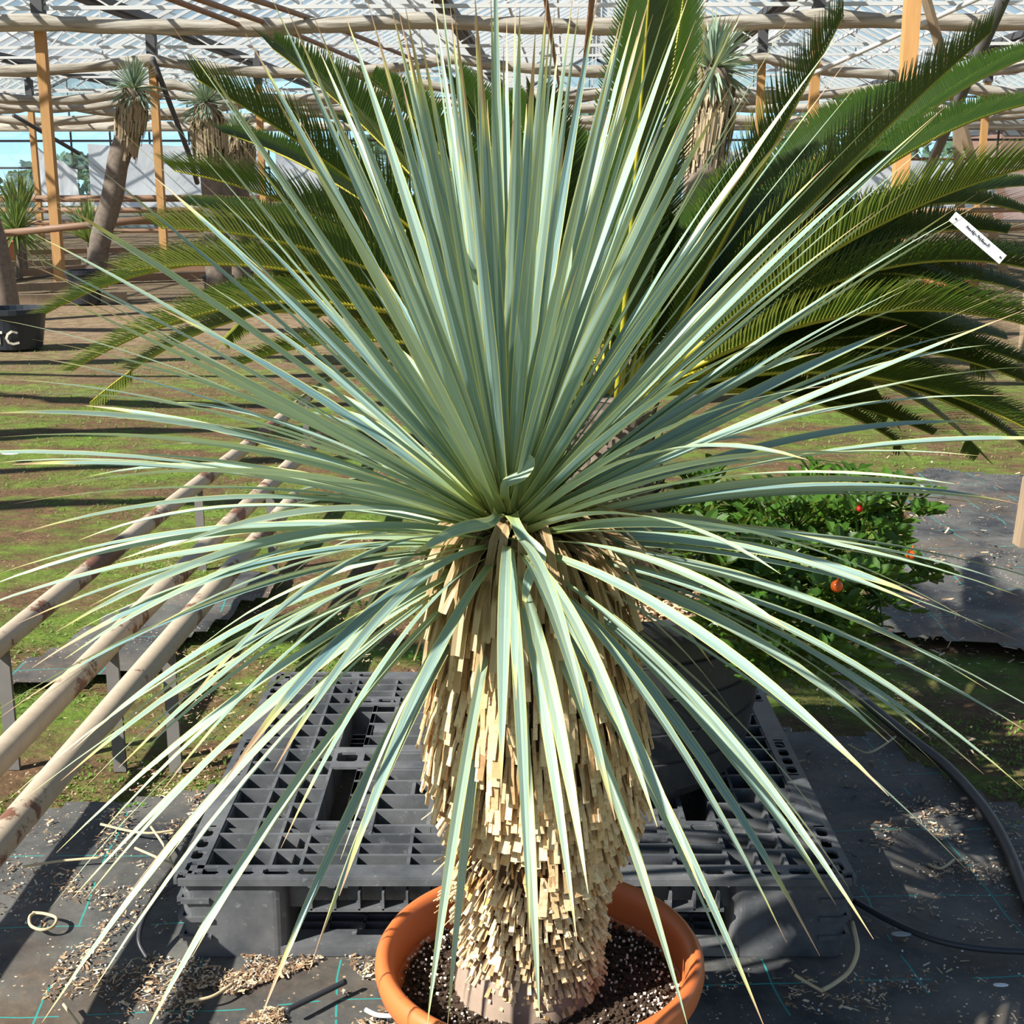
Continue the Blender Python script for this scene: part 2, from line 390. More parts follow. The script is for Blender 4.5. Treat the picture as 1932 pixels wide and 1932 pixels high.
# ------------------------------------------------------------ greenhouse
ROWS = [13.4, 18.4, 23.5, 28.6, 33.7, 38.8]
SP = 5.16; ZG = 4.05; FAR = 44.0; RISE = 1.25
gut = [-22.58 + SP * k for k in range(9)]
ceil = bpy.data.objects.new('ceiling', None); C.objects.link(ceil); tag(ceil, kind='structure')
gl = MB(); bars = MB()
D0 = 12.0
for x0 in gut[:-1]:
    xm = x0 + SP / 2; x1 = x0 + SP
    for (a, b) in ((x0, xm), (x1, xm)):
        gl.quad([G(a, D0, ZG + .1), G(b, D0, ZG + RISE + .1), G(b, FAR, ZG + RISE + .1), G(a, FAR, ZG + .1)])
        d = D0
        while d < FAR:
            bars.beam(G(a, d, ZG + .07), G(b, d, ZG + RISE + .07), .035, .05); d += .62
    bars.beam(G(xm, D0, ZG + RISE + .08), G(xm, FAR, ZG + RISE + .08), .09, .09)
    for k in (.33, .66):
        for s in (x0, x1): bars.beam(G(s + (xm - s) * k, D0, ZG + RISE * k), G(s + (xm - s) * k, FAR, ZG + RISE * k), .04, .05)
gl.build('roof_glass', M['glass'], ceil); bars.build('glazing_bars', M['white'], ceil)
n_ = 1
for x in gut:
    g_ = MB(); g_.beam(G(x, D0, ZG), G(x, FAR, ZG), .26, .12); g_.beam(G(x, D0, ZG - .08), G(x, FAR, ZG - .08), .12, .06)
    tag(g_.build('trim_%d' % n_, M['dark']), kind='structure'); n_ += 1
for D in ROWS:                                              # trusses
    t_ = MB()
    for x0 in gut[:-1]:
        t_.beam(G(x0, D, ZG - .12), G(x0 + SP, D, ZG - .12), .05, .05); t_.beam(G(x0, D, ZG - .42), G(x0 + SP, D, ZG - .42), .05, .05)
        n = 10
        for k in range(n):
            z0, z1 = (ZG - .12, ZG - .42) if k % 2 else (ZG - .42, ZG - .12)
            t_.beam(G(x0 + SP * k / n, D, z0), G(x0 + SP * (k + 1) / n, D, z1), .022, .022)
        xm = x0 + SP / 2
        for k in (.25, .5, .75):
            t_.beam(G(x0 + SP * k, D, ZG - .12), G(xm, D, ZG + RISE), .028, .028)
        t_.beam(G(x0, D, ZG), G(xm, D, ZG + RISE), .05, .06); t_.beam(G(x0 + SP, D, ZG), G(xm, D, ZG + RISE), .05, .06)
    tag(t_.build('trim_%d' % n_, M['white']), kind='structure'); n_ += 1

# far wall
wf = bpy.data.objects.new('wall_far', None); C.objects.link(wf); wf.location = G(2, FAR, 0); tag(wf, kind='structure')
fr = MB(); gg = MB()
for x in [gut[0] + i * SP / 4 for i in range(33)]:
    fr.beam(G(x, FAR, 0), G(x, FAR, ZG), .05, .06)
for z in (.25, 1.9, 2.75, ZG): fr.beam(G(gut[0], FAR, z), G(gut[-1], FAR, z), .05, .07)
for x0 in gut[:-1]:
    xm = x0 + SP / 2
    fr.beam(G(x0, FAR, ZG), G(xm, FAR, ZG + RISE), .06, .08); fr.beam(G(x0 + SP, FAR, ZG), G(xm, FAR, ZG + RISE), .06, .08)
    gg.f.append([gg.vert(G(x0, FAR + .06, ZG)), gg.vert(G(x0 + SP, FAR + .06, ZG)), gg.vert(G(xm, FAR + .06, ZG + RISE))])
    for k in (.25, .5, .75): fr.beam(G(x0 + SP * k, FAR, ZG), G(x0 + SP * k, FAR, ZG + RISE * (1 - abs(k - .5) * 2)), .03, .04)
gg.quad([G(gut[0], FAR + .06, 0), G(gut[-1], FAR + .06, 0), G(gut[-1], FAR + .06, ZG), G(gut[0], FAR + .06, ZG)])
fr.build('wall_frame', M['dark'], wf); gg.build('wall_glass', M['wallglass'], wf)
r = MB(); r.tube([G(gut[0] + .5, FAR - .35, 3.18), G(gut[-1] - .5, FAR - .35, 3.18)], .16, 10)
tag(r.build('rolled_blind', M['screen'], smooth=True), 'long cream rolled blind along the top of the far glass wall', 'blind')

def film_sheet(x0, x1, z0, z1, D, label, slant=0):
    m = MB(); n = 14; k = 6; g = []
    for j in range(k + 1):
        row = []
        for i in range(n + 1):
            u = i / n; v = j / k
            z = z0 + (z1 - z0 - slant * u * (z1 - z0) - .25 * math.sin(u * math.pi * 3) ** 2 * .3) * v
            row.append(m.vert(G(x0 + (x1 - x0) * u, D + .12 * noise.noise(Vector((u * 9, v * 3, x0))), z)))
        g.append(row)
    for j in range(k):
        for i in range(n): m.f.append([g[j][i], g[j][i + 1], g[j + 1][i + 1], g[j + 1][i]])
    tag(m.build('plastic_sheet', M['film'], smooth=True), label, 'plastic sheet', 'plastic sheets on the far wall')
film_sheet(-17.2, -15.9, .7, 2.6, FAR - .25, 'white plastic sheet at the left end of the far wall', .4)
film_sheet(-15.5, -9.8, .5, 2.65, FAR - .25, 'large white plastic sheet behind the leaning tree yucca')
film_sheet(-9.4, -6.2, .6, 2.4, FAR - .25, 'white plastic sheet behind the two shaggy yucca trunks', .3)
film_sheet(-.4, 1.1, .7, 2.9, FAR - .25, 'pointed white plastic sheet seen through the middle of the crown', .6)
film_sheet(4.2, 8.6, .5, 2.45, FAR - .25, 'white plastic sheet behind the right wooden posts')
film_sheet(9.2, 13.5, .5, 2.3, FAR - .25, 'white plastic sheet at the right end of the far wall', .2)

# posts
def post(X, D, label, wdt=.125, top=3.75):
    p = G(X, D, 0); t = thing('wooden_post', p, label, 'post', 'greenhouse support posts')
    m = MB(); m.box((0, 0, top / 2 - .02), wdt, wdt, top + .04, Matrix.Rotation(-GA, 3, 'Z')); o = m.build('timber', M['wood'], None); o.parent = t
    m = MB(); m.box((0, 0, top - .12), wdt + .03, wdt + .03, .5, Matrix.Rotation(-GA, 3, 'Z')); m.box((0, 0, (ZG + top) / 2), .08, .08, ZG - top, Matrix.Rotation(-GA, 3, 'Z')); o = m.build('metal_bracket', M['dark'], None); o.parent = t
post(-7.05, 18.4, 'orange timber post nearest at left, standing before a black plant pot')
post(-7.1, 23.5, 'orange timber post just right of the leaning tree yucca')
post(-6.45, 28.6, 'narrow far timber post behind the left sago fronds')
post(3.22, 13.4, 'wide timber post at upper right, nearest of the right row', .14, 5.2)
post(3.22, 18.4, 'timber post left of the widest right post', .12)
post(3.22, 23.5, 'farther timber post seen beside the shaggy yucca head at right')
post(8.5, 28.6, 'thin far timber post near the right edge')
post(-13.3, 33.7, 'dark far post before the plastic sheet at far left', .13)

# rolled shade screens
def screen(D, label, z=3.46, th=.15, phase=0, x0=-17, x1=18, sag=.17, part=True):
    if D < 14: sag = .75 if D < 9 else .12; phase = D * 1.7  # unseen near rolls sag more, so their shade bands run less straight
    m = MB(); n = int((x1 - x0) / .22); pts = []
    for i in range(n + 1):
        x = x0 + (x1 - x0) * i / n; q = ((x - gut[3] + phase) / (SP)) % 1
        s = sag * 4 * q * (1 - q) * (.6 + .8 * noise.noise(Vector((math.floor((x - gut[3] + phase) / SP) * 3.7, D, 0))) + .3)
        pts.append(G(x, D + .05 * noise.noise(Vector((x, D, 1))), z - s))
    m.tube(pts, lambda u: th * ((.80 + .55 * abs(noise.noise(Vector((u * 37, D, 2))))) if D > 14 else (.45 + 1.8 * abs(noise.noise(Vector((u * 31, D, 2)))))), 10, flat=.75)
    tag(m.build('rolled_screen', M['screen'], smooth=True), label, 'shade screen', 'rolled shade screens under the roof')
names = ['nearest', 'second', 'third', 'fourth', 'fifth', 'farthest']  # the overhead screens come first: out of view, added to cast shade bands
screen(7.3, 'thin unseen rolled screen added overhead to cast a shade band on the moss', 3.5, .08)
screen(4.3, 'thin unseen rolled screen added overhead to shade the moss at left', 3.5, .07, x0=-9, x1=-3)
screen(8.3, 'unseen rolled cream screen added over the near moss to cast shade bands', 3.46, .2)
screen(5.0, 'unseen rolled cream screen added over the pipes to cast a shade band', 3.46, .14, x0=-9, x1=-2.2)
screen(1.65, 'unseen rolled screen added overhead at the pallet to cast shade over the shrub and moss at right', 3.46, .13, x0=-4.2, x1=.6)  # added out of view to darken the shrub and right-hand moss
screen(3.6, 'narrow unseen rolled screen added for shade above the ends of the rusty pipes', 3.46, .08, x0=-9, x1=-2.6)
screen(6.3, 'unseen rolled screen added overhead for a shade band in front of the lettered tub', 3.46, .1, x0=-10, x1=-3)
screen(10.2, 'unseen rolled screen added overhead for shade between the near moss and the wooden posts', 3.7, .16)
screen(13.3, 'unseen rolled screen added overhead for its shade, level with the widest right post', 3.75, .15)
screen(18.25, 'thick bundled shade screen across the very top, lowest edge level with the nearest left post', 3.44, .15, 0, sag=.10)
screen(23.4, 'sagging shade screen gathered below the top bundle, hooked on the second left post', 3.42, .13, 0, sag=.34)
screen(28.5, 'bundled shade screen at the height of the small yucca heads', 3.40, .14, 1.2, sag=.3)
screen(31.4, 'thin bundled shade screen behind the small yucca heads', 3.40, .12, 2.2, sag=.3)
screen(33.9, 'loosely gathered shade screen deeper in the house', 3.38, .17, .7, sag=.25)
screen(38.8, 'last bundled shade screen before the far wall', 3.36, .2, 0, sag=.2)
# thin wires and pipes under the roof, running into the depth
def line_thing(name, pts, r, mat, label, cat, n=6, group=None):
    m = MB(); m.tube(pts, r, n); return tag(m.build(name, mat, smooth=True), label, cat, group)
for (a, b, lab) in (((300, -10), (720, 165), 'leftmost'), ((350, -10), (760, 150), 'middle'), ((450, -10), (800, 120), 'rightmost')):
    line_thing('hanging_pipe', cat_rom([un(a[0], a[1], 15), un((a[0] + b[0]) / 2, (a[1] + b[1]) / 2 - 6, 20), un(b[0], b[1], 28)], 5), .035, M['brownpipe'], lab + ' of three thin brown pipes slanting under the roof at upper left', 'pipe')
line_thing('hanging_pipe', [un(1118, -10, 14), un(1103, 120, 20), un(1077, 235, 40)], .032, M['brownpipe'], 'brown pipe running away above the middle of the crown', 'pipe')
line_thing('hanging_pipe', [un(1028, -10, 14), un(1045, 100, 20), un(1062, 210, 40)], .026, M['brownpipe'], 'thin brown pipe just left of the middle roof pipe', 'pipe')
line_thing('brace_pole', [un(1896, -10, 9), un(1781, 255, 11.5), un(1740, 350, 12.5)], .045, M['dark'], 'dark slanting brace pole at upper right', 'pole')
line_thing('brace_pole', [un(1850, -5, 16), un(1510, 150, 18)], .03, M['white'], 'pale tube slanting across behind the widest post', 'pole')
line_thing('brace_pole', [un(288, 110, 23.4), un(360, 300, 25.4), un(372, 345, 26)], .05, M['dark'], 'dark slanting brace from the second left post', 'pole')
line_thing('brace_pole', [un(25, 217, 33), un(150, 290, 35)], .05, M['dark'], 'dark short brace by the far left post', 'pole')
m = MB(); m.beam(un(1745, -10, 15), un(1905, 550, 15.5), .11, .05); tag(m.build('wooden_plank', M['woodgrey']), 'pale leaning plank crossing behind the sago fronds at right', 'plank')
m = MB(); m.beam(un(1805, 195, 20), un(1815, 521, 20), .12, .08); tag(m.build('wooden_plank', M['woodgrey']), 'short pale upright plank behind the right sago fronds', 'plank')
# rails along the benches
rails = [((-10, 442), (400, 402), 18.2, 19, .055), ((-10, 375), (540, 374), 32, 32, .09), ((-10, 397), (520, 396), 30, 30, .07), ((-10, 421), (560, 417), 25, 25, .05), ((-10, 437), (560, 434), 24, 24.5, .04)]
labs = ['nearest brown rail crossing the two left posts', 'topmost reddish rail along the foot of the plastic sheets', 'second reddish rail below the topmost far rail', 'thin pale rail behind the nearest brown rail', 'lowest thin rail behind the nearest brown rail']
for (a, b, Ya, Yb, r_), lb in zip(rails, labs):
    line_thing('bench_rail', [un(*a, Ya), un(*b, Yb)], r_, M['brownpipe'], lb, 'rail')
for (a, b, Y, r_, lb) in (((1680, 400), (1940, 395), 14, .03, 'upper brown rail behind the white plant tag'), ((1700, 437), (1940, 430), 14, .03, 'lower brown rail behind the white plant tag'), ((1400, 300), (1932, 300), 40, .05, 'far thin rail across the right of the house')):
    line_thing('bench_rail', [un(*a, Y), un(*b, Y)], r_, M['brownpipe'], lb, 'rail')
lbs = ['grey board', 'brown board']
for i, (x0, y0, x1, y1) in enumerate(((-20, 520, 230, 500), (-20, 545, 200, 535), (200, 525, 520, 515), (-20, 500, 150, 494), (330, 505, 640, 503), (420, 540, 700, 545), (1560, 500, 1720, 505), (0, 565, 240, 560), (-20, 478, 300, 470), (300, 470, 700, 466))):
    a = gr(x0, y0, .06); b = gr(x1, y1, .06); m = MB(); m.beam(a, b, .14, .10)
    tag(m.build('timber_board', M['woodgrey'] if i % 2 else M['brownpipe']), 'weathered timber board lying flat on the brown ground in the distance', 'board', 'boards lying on the far ground')

# ------------------------------------------------------------ outside: trees and a brick building
hm = MB(); hn = 60
for i in range(hn):
    def hz_(i): return 9 + 2.5 * noise.noise(Vector((i * .11, 1, 0))) + 1.2 * noise.noise(Vector((i * .6, 4, 0)))
    x0, x1 = -130 + i * 260 / hn, -130 + (i + 1) * 260 / hn
    hm.quad([(x0, 150, -1), (x1, 150, -1), (x1, 190, hz_(i + 1) * 1.5), (x0, 190, hz_(i) * 1.5)])
M['hill'] = simple('painted_sky_hill', (.36, .58, .78), 1, .12, .05)  # added hills raised to stand in for blue sky, haze painted into the colour
tag(hm.build('hill', M['hill'], smooth=True), 'added hills standing in for pale blue sky and haze beyond the glass wall', 'backdrop hills')
def crown_blob(name, c, rx, rz, n, mat, label):
    t = thing(name, (c[0], c[1], 0), label, 'tree', 'trees beyond the far wall')
    m = MB()
    for i in range(n):
        a = U(0, 6.283); e = U(-.6, 1.4); r = U(.55, 1) ** .5
        p = Vector((c[0] + rx * r * math.cos(a) * math.cos(e), c[1] + rx * r * math.sin(a) * math.cos(e), c[2] + rz * r * math.sin(e)))
        d = Vector((U(-1, 1), U(-1, 1), U(-.6, .6))).normalized() * U(.3, .5)
        m.blade([p, p + d * .5, p + d], .35, Vector((U(-1, 1), U(-1, 1), 1)), U(0, 3), .1, R(), lambda v: .3 + 1.5 * v * (1 - v) * 2)
    m.build('foliage', mat, t)
    m = MB(); m.tube([(c[0], c[1], -.2), (c[0] + .1, c[1], c[2])], .25, 8); m.build('trunk', M['bark'], t)
for x, d, rz, rx, lb in ((-22, 62, 2.0, 4, 'hazy tree outside at far left'), (-6.5, 60, 3.0, 4.2, 'bushy tree outside behind the middle of the crown'), (2.5, 60, 3.6, 4.6, 'broad green tree outside right of the middle'), (11.6, 60, 3.6, 4.3, 'green tree outside behind the right posts'), (20.5, 66, 2.8, 4.2, 'tree outside by the brick building')):
    crown_blob('tree', G(x, d, rz * .55), rx, rz * .8, 1100, M['tree'], lb)
t = thing('brick_building', G(18.5, 54, 0), 'reddish brick building outside beyond the right of the far wall', 'building')
m = MB(); m.box(G(18.5, 54, 1.7), 5, 4, 3.4); m.build('wall', M['brick'], t)
m = MB(); m.box(G(18.5, 54, 3.5), 5.4, 4.4, .2); m.build('roof', M['dark'], t)

# ------------------------------------------------------------ background plants
def tuft(m, c, n, L, wd, lo=-.5, hi=1.5, droop=.35, seg=6, back=1):
    for i in range(n):
        a = U(0, 6.283); e = U(lo, hi); l = L * U(.8, 1.05)
        d = Vector((math.cos(a) * math.cos(e), math.sin(a) * math.cos(e), math.sin(e)))
        tip = c + d * l - Vector((0, 0, droop * l * math.cos(e) * .6)); mid = c + d * l * .55 + Vector((0, 0, .05 * l))
        m.blade(bez(c + d * .02, mid, tip, seg), wd, Vector((0, 0, 1)) if abs(d.z) < .85 else Vector((d.x, d.y, 0.01)), U(-.6, .6), .15, R(), lambda v: min(1, .6 + v * 2) * (1 - v ** 3))
def trunkpath(pts, rads, mat, m, n=10):
    P = cat_rom(pts, 5); m.tube(P, lambda u: rads[0] + (rads[1] - rads[0]) * u + .008 * R(), n)
    return P
def tree_yucca(label, base, path, r0, r1, skirt, sr, headR, Y):
    t = thing('tree_yucca', base, label, 'yucca', 'tall yuccas standing in the background')
    m = MB(); trunkpath(path, (r0, r1), M['bark'], m); m.build('trunk', M['bark'], t, smooth=True)
    m = MB(); A, B = skirt
    for i in range(420):
        u = R() ** .8; a = U(0, 6.283); p = A.lerp(B, u * .85)
        out = Vector((math.cos(a), math.sin(a), 0)); rr = sr * (.55 + .45 * math.sin(min(1, u * 1.15 + .15) * 3.0))
        L = (A - B).length * U(.3, .5)
        dn = (B - A).normalized()
        m.blade([p + out * rr * .45, p + out * rr * .95 + dn * L * .35, p + out * rr * .9 + dn * L], .035, out, U(-.5, .5), .1, R(), lambda v: 1 - .6 * v)
    m.build('dry_leaf_skirt', M['skirt'], t)
    m = MB(); tuft(m, path[-1], 170, headR, headR * .06, -.7, 1.5, .25); m.build('leaf_head', M['yucca_far'], t)
    return t
Yt = 16.2
P = [un(172, 540, Yt), un(182, 500, Yt), un(192, 440, Yt), un(212, 370, Yt), un(224, 300, Yt), un(246, 235, Yt), un(252, 168, Yt)]
tree_yucca('leaning tree yucca with bare grey trunk in a black pot behind the nearest left post', gr(165, 566), P, .12, .13, (un(252, 168, Yt), un(243, 275, Yt)), .2, .42, Yt)
Yt = 16.5
P = [un(414, 548, Yt), un(408, 420, Yt), un(402, 330, Yt), un(392, 250, Yt), un(388, 195, Yt)]
tree_yucca('shaggy brown yucca trunk left of its shorter neighbour, behind the upper left sago fronds', gr(412, 558), P, .16, .14, (un(388, 188, Yt), un(402, 325, Yt)), .24, .42, Yt)
Yt = 17.3
P = [un(452, 538, Yt), un(450, 400, Yt), un(448, 300, Yt), un(448, 250, Yt)]
tree_yucca('shorter shaggy yucca right beside the taller shaggy trunk', gr(452, 545), P, .14, .14, (un(450, 245, Yt), un(448, 345, Yt)), .24, .35, Yt)
Yt = 8.5
P = [un(1310, 640, Yt), un(1318, 480, Yt), un(1330, 300, Yt), un(1345, 130, Yt)]
tree_yucca('tall yucca with a pale dry skirt and grey green head rising behind the upper right', Vector((P[0].x, Yt, 0)), [Vector((P[0].x, Yt, .0))] + P, .12, .12, (un(1350, 125, Yt), un(1325, 330, Yt)), .17, .36, Yt)
P = [un(668, 560, 12), un(662, 470, 12), un(655, 390, 12)]
tree_yucca('short pale yucca in the distance glimpsed through the left of the crown', Vector((P[0].x, 12, 0)), [Vector((P[0].x, 12, 0))] + P, .1, .1, (un(655, 390, 12), un(664, 500, 12)), .17, .36, 12)
Pp = [gr(-30, 640, .1), un(-10, 540, 15.5), un(-25, 460, 15.5)]
t = thing('tree_yucca', un(10, 600, 13.8), 'grey trunk at the left edge growing from the lettered black tub', 'yucca')
m = MB(); m.tube(cat_rom([un(10, 640, 13.8), un(10, 600, 13.8), un(0, 530, 13.8), un(-22, 440, 13.8), un(-60, 330, 13.8)], 4), .16, 10); m.build('trunk', M['bark'], t, smooth=True)
def potlathe(m, c, r, h, taper=.8, lip=.02):
    m.lathe([(0, 0), (r * taper, 0), (r * .97, h * .86), (r * .97, h * .87), (r + lip, h * .87), (r + lip, h), (r * .92, h), (r * .9, h * .85), (0, h * .84)], c, 28)
def bgpot(px, py, wpx, hpx, mat, label, name='plant_pot', lip=.02):
    b = gr(px, py); zc = b.y * ct + (H) * st; r = wpx / 2 / F * zc; h = hpx / F * zc
    m = MB(); potlathe(m, (0, 0, 0), r, h, .8, lip); o = m.build(name, mat, loc=None); o.location = b; return tag(o, label, 'pot'), b, r, h
bgpot(163, 572, 66, 62, M['blackpot'], 'black plastic pot behind the nearest left timber post')
bgpot(412, 560, 56, 40, M['blackpot'], 'black pot in the distance under the shaggy yucca trunks')
bgpot(455, 545, 50, 34, M['blackpot'], 'smaller black pot beside the one under the shaggy trunks')
bgpot(12, 492, 50, 36, M['clay'], 'small terracotta pot in the distance at the left edge')
bgpot(640, 572, 60, 44, M['clay'], 'terracotta pot seen through the leaves left of centre')
bgpot(688, 592, 50, 40, M['clay'], 'second terracotta pot just right of the first behind the crown')
bgpot(1792, 552, 120, 62, M['clay'], 'wide terracotta pot behind the right sago fronds below the white tag')
o, b, r_, h_ = bgpot(30, 655, 122, 74, M['blackpot'], 'black tub with painted letters at the left edge')
# painted letters E T C on the tub
def stroke(m, pts, wd):
    for i in range(len(pts) - 1):
        p, q = Vector(pts[i]), Vector(pts[i + 1]); d = (q - p).normalized(); n = Vector((-d.z, 0, d.x)) * wd / 2; e = d * wd * .25
        m.quad([p - n - e, q - n + e, q + n + e, p + n - e])
m = MB(); sc_ = b.y / F
def L(px, py):
    a = un(px, py, b.y); dx = a.x - b.x; zz = a.z; rr = r_ * (.8 + .17 * min(1, zz / (h_ * .86))) + .012
    return (a.x, b.y - math.sqrt(max(0, rr * rr - dx * dx)), zz * .985)
def LS(pts, wd):
    pts = [L(*p) for p in pts]; out = []
    for i in range(len(pts) - 1):
        p, q = Vector(pts[i]), Vector(pts[i + 1]); d = (q - p).normalized(); n = Vector((-d.z, 0, d.x)) * wd / 2; e = d * wd * .2
        m.quad([p - n - e, q - n + e, q + n + e, p + n - e])
LS([(9, 621), (16, 620), (24, 621)], .022); LS([(17, 621), (18, 632), (18, 642)], .022)
LS([(51, 622), (42, 619), (35, 624), (32, 632), (36, 640), (44, 643), (53, 641)], .02)
LS([(4, 620), (-4, 620), (-4, 641), (4, 641)], .02); LS([(-4, 631), (3, 631)], .02)
pl = m.build('painted_letters', M['paint'], o); pl['label'] = 'cream painted letters ETC'
# grassy plants in the distance
def grass_plant(px, py, Y, n, L_, label, wd=.02, mat='grass_leaf', lo=.1):
    c = un(px, py, Y); t = thing('grassy_plant', (c.x, c.y, 0), label, 'plant')
    m = MB(); tuft(m, c, n, L_, wd, lo, 1.5, .5); m.build('leaves', M[mat], t)
    m = MB(); m.tube([(c.x, c.y, 0), c], .05, 6); m.build('stem', M['bark'], t)
grass_plant(30, 440, 20, 150, .75, 'dark spiky grassy plant above the small terracotta pot at left', .03, lo=-.6)
grass_plant(40, 425, 21, 60, .9, 'upright dark green plant at the far left edge', .05, lo=1.0)
grass_plant(170, 460, 19.5, 150, .75, 'fine upright grassy plant behind the leaning trunk', .022, lo=.5)
grass_plant(520, 480, 16, 90, .6, 'low grassy plant behind the left sago fronds', .02)
grass_plant(700, 430, 14, 120, .6, 'grey green spiky plant in the distance through the left leaves', .02, 'yucca_far', -.3)
grass_plant(1440, 420, 12, 140, .6, 'grey green spiky plant in the distance behind the right sago fronds', .02, 'yucca_far', 0)
# wooden stake
m = MB(); p = gr(1922, 1040); m.box((p.x + .035, p.y, .13), .085, .07, .30, Matrix.Rotation(.06, 3, 'Y')); tag(m.build('wooden_stake', M['woodgrey']), 'short brown wooden stake at the right edge', 'stake')
m = MB(); p = gr(1930, 720); m.box((p.x, p.y, .35), .08, .08, .7); tag(m.build('wooden_stake', M['woodgrey']), 'farther pale stake at the right edge above the brown one', 'stake')

# ------------------------------------------------------------ rusty pipes at left
def hp(X, label, D1, z=.30):
    t = thing('heating_pipe', G(X, 1.2, 0), label, 'pipe', 'rusty heating pipes')
    m = MB(); pts = [G(X + .008 * math.sin(d * 1.3), d, z) for d in [1.2 + i * (D1 - 1.2) / 30 for i in range(31)]]
    m.tube(pts, .027, 16); m.build('pipe_run', M['pipe'], t, smooth=True)
    for d in (2.9, 4.6, 6.6):
        if d < D1:
            m = MB(); m.box(G(X, d, z / 2 - .02), .03, .012, z); m.build('support', M['support'], t)
hp(-.925, 'rusty beige pipe nearest the pallet', 4.4)
hp(-1.06, 'middle rusty beige pipe with the widest brown patch', 5.8)
hp(-1.32, 'rusty beige pipe farthest from the pallet', 6.8)

# ------------------------------------------------------------ pallet
px0, px1 = gr(331, 1655, .16).x, gr(1612, 1655, .16).x
PY0 = 2.105; PY1 = 3.12; PW = px1 - px0; PH = .165; PD = PY1 - PY0
pal = thing('plastic_pallet', ((px0 + px1) / 2, PY0 + PD / 2, 0), 'black plastic grid pallet lying behind the orange pot', 'pallet')
m = MB()
def rib(u0, v0, u1, v1, t=.0068, dz=.078, top=PH):
    cx = px0 + (u0 + u1) / 2; cy = PY0 + (v0 + v1) / 2
    rib.k = (getattr(rib, 'k', 0) + 1) % 11; top = top - .0009 - rib.k * .00013 - (.0016 if abs(u1 - u0) < abs(v1 - v0) else 0)
    t = t + rib.k * .00007
    m.box((cx, cy, top - dz / 2), abs(u1 - u0) + t, abs(v1 - v0) + t, dz)
def holes(u0, v0, u1, v1, n, along, top=PH):
    "a flat strip with n rounded slots, made of ladder pieces"
    th = .006
    if along == 'u':
        s = (u1 - u0) / n; e = (v1 - v0) * .27
        for (a, b) in ((v0, v0 + e), (v1 - e, v1)): m.box((px0 + (u0 + u1) / 2, PY0 + (a + b) / 2, top - th / 2), u1 - u0, b - a, th)
        for k in range(n + 1):
            c = u0 + k * s; wd_ = s * .24 * (.5 if k in (0, n) else 1); c += (.25 * s * .24 if k == 0 else -.25 * s * .24 if k == n else 0)
            m.box((px0 + c, PY0 + (v0 + v1) / 2, top - th / 2), wd_, v1 - v0 - 2 * e, th)
        for k in range(n):      # bevelled corners of the slots
            for sx in (-1, 1):
                for sy in (-1, 1):
                    m.box((px0 + u0 + (k + .5) * s + sx * s * .37, PY0 + (v0 + v1) / 2 + sy * ((v1 - v0) / 2 - e), top - th / 2), .008, .008, th - .0006, Matrix.Rotation(.785, 3, 'Z'))
    else:
        s = (v1 - v0) / n; e = (u1 - u0) * .27
        for (a, b) in ((u0, u0 + e), (u1 - e, u1)): m.box((px0 + (a + b) / 2, PY0 + (v0 + v1) / 2, top - th / 2), b - a, v1 - v0, th)
        for k in range(n + 1):
            c = v0 + k * s; m.box((px0 + (u0 + u1) / 2, PY0 + c, top - th / 2), u1 - u0 - 2 * e, s * .24, th)
        for k in range(n):
            for sx in (-1, 1):
                for sy in (-1, 1):
                    m.box((px0 + (u0 + u1) / 2 + sx * ((u1 - u0) / 2 - e), PY0 + v0 + (k + .5) * s + sy * s * .37, top - th / 2), .008, .008, th - .0006, Matrix.Rotation(.785, 3, 'Z'))
B = .045
# rim plates
def plate(u0, v0, u1, v1, th=.007): m.box((px0 + (u0 + u1) / 2, PY0 + (v0 + v1) / 2, PH - th / 2), u1 - u0, v1 - v0, th)
plate(.27, 0, PW - .27, B); holes(.02, 0, .27, B, 4, 'u'); holes(PW - .27, 0, PW - .02, B, 5, 'u')
plate(.27, PD - B, PW - .27, PD); holes(.02, PD - B, .27, PD, 4, 'u'); holes(PW - .27, PD - B, PW - .02, PD, 4, 'u')
for s in (0, 1):
    a, b_ = (0, B) if s == 0 else (PW - B, PW)
    holes(a, .02, b_, .19, 4, 'v'); holes(a, PD - .19, b_, PD - .02, 4, 'v'); holes(a, PD * .5 - .085, b_, PD * .5 + .085, 4, 'v')
    plate(a, .19, b_, PD * .5 - .085); plate(a, PD * .5 + .085, b_, PD - .19)
# rim skirts
for (a, b_, c, d_) in ((.01, 0, PW - .01, 0), (.01, PD, PW - .01, PD)): rib(a, b_, c, d_, .006, .013, PH - .0007)
for u in (0, PW): rib(u, .01, u, PD - .01, .006, .013, PH - .0007)
rib(B, B, PW - B, B); rib(B, PD - B, PW - B, PD - B); rib(B, B, B, PD - B); rib(PW - B, B, PW - B, PD - B)
# cell columns at both sides: three cells wide
vs_ = [B, .105, .165, .225, .29, .355, .42, .485, .55, .615, .68, .745, .81, .87, .93, PD - B]
for s in (0, 1):
    def u_(x): return x if s == 0 else PW - x
    for v in vs_: rib(min(u_(B), u_(.215)), v, max(u_(B), u_(.215)), v)
    for u in (.11, .16, .215): rib(u_(u), B, u_(u), PD - B, .006)
    # long drop channel and its inner wall
    rib(u_(.275), .2, u_(.275), PD - .2, .009)
# bridging plates at the channel ends and middle
for v0, v1 in ((.165, .215), (PD * .5 - .05, PD * .5 + .05), (PD - .215, PD - .165)):
    for s in (0, 1):
        a = .215 if s == 0 else PW - .33; holes(a, v0, a + .115, v1, 2, 'u')
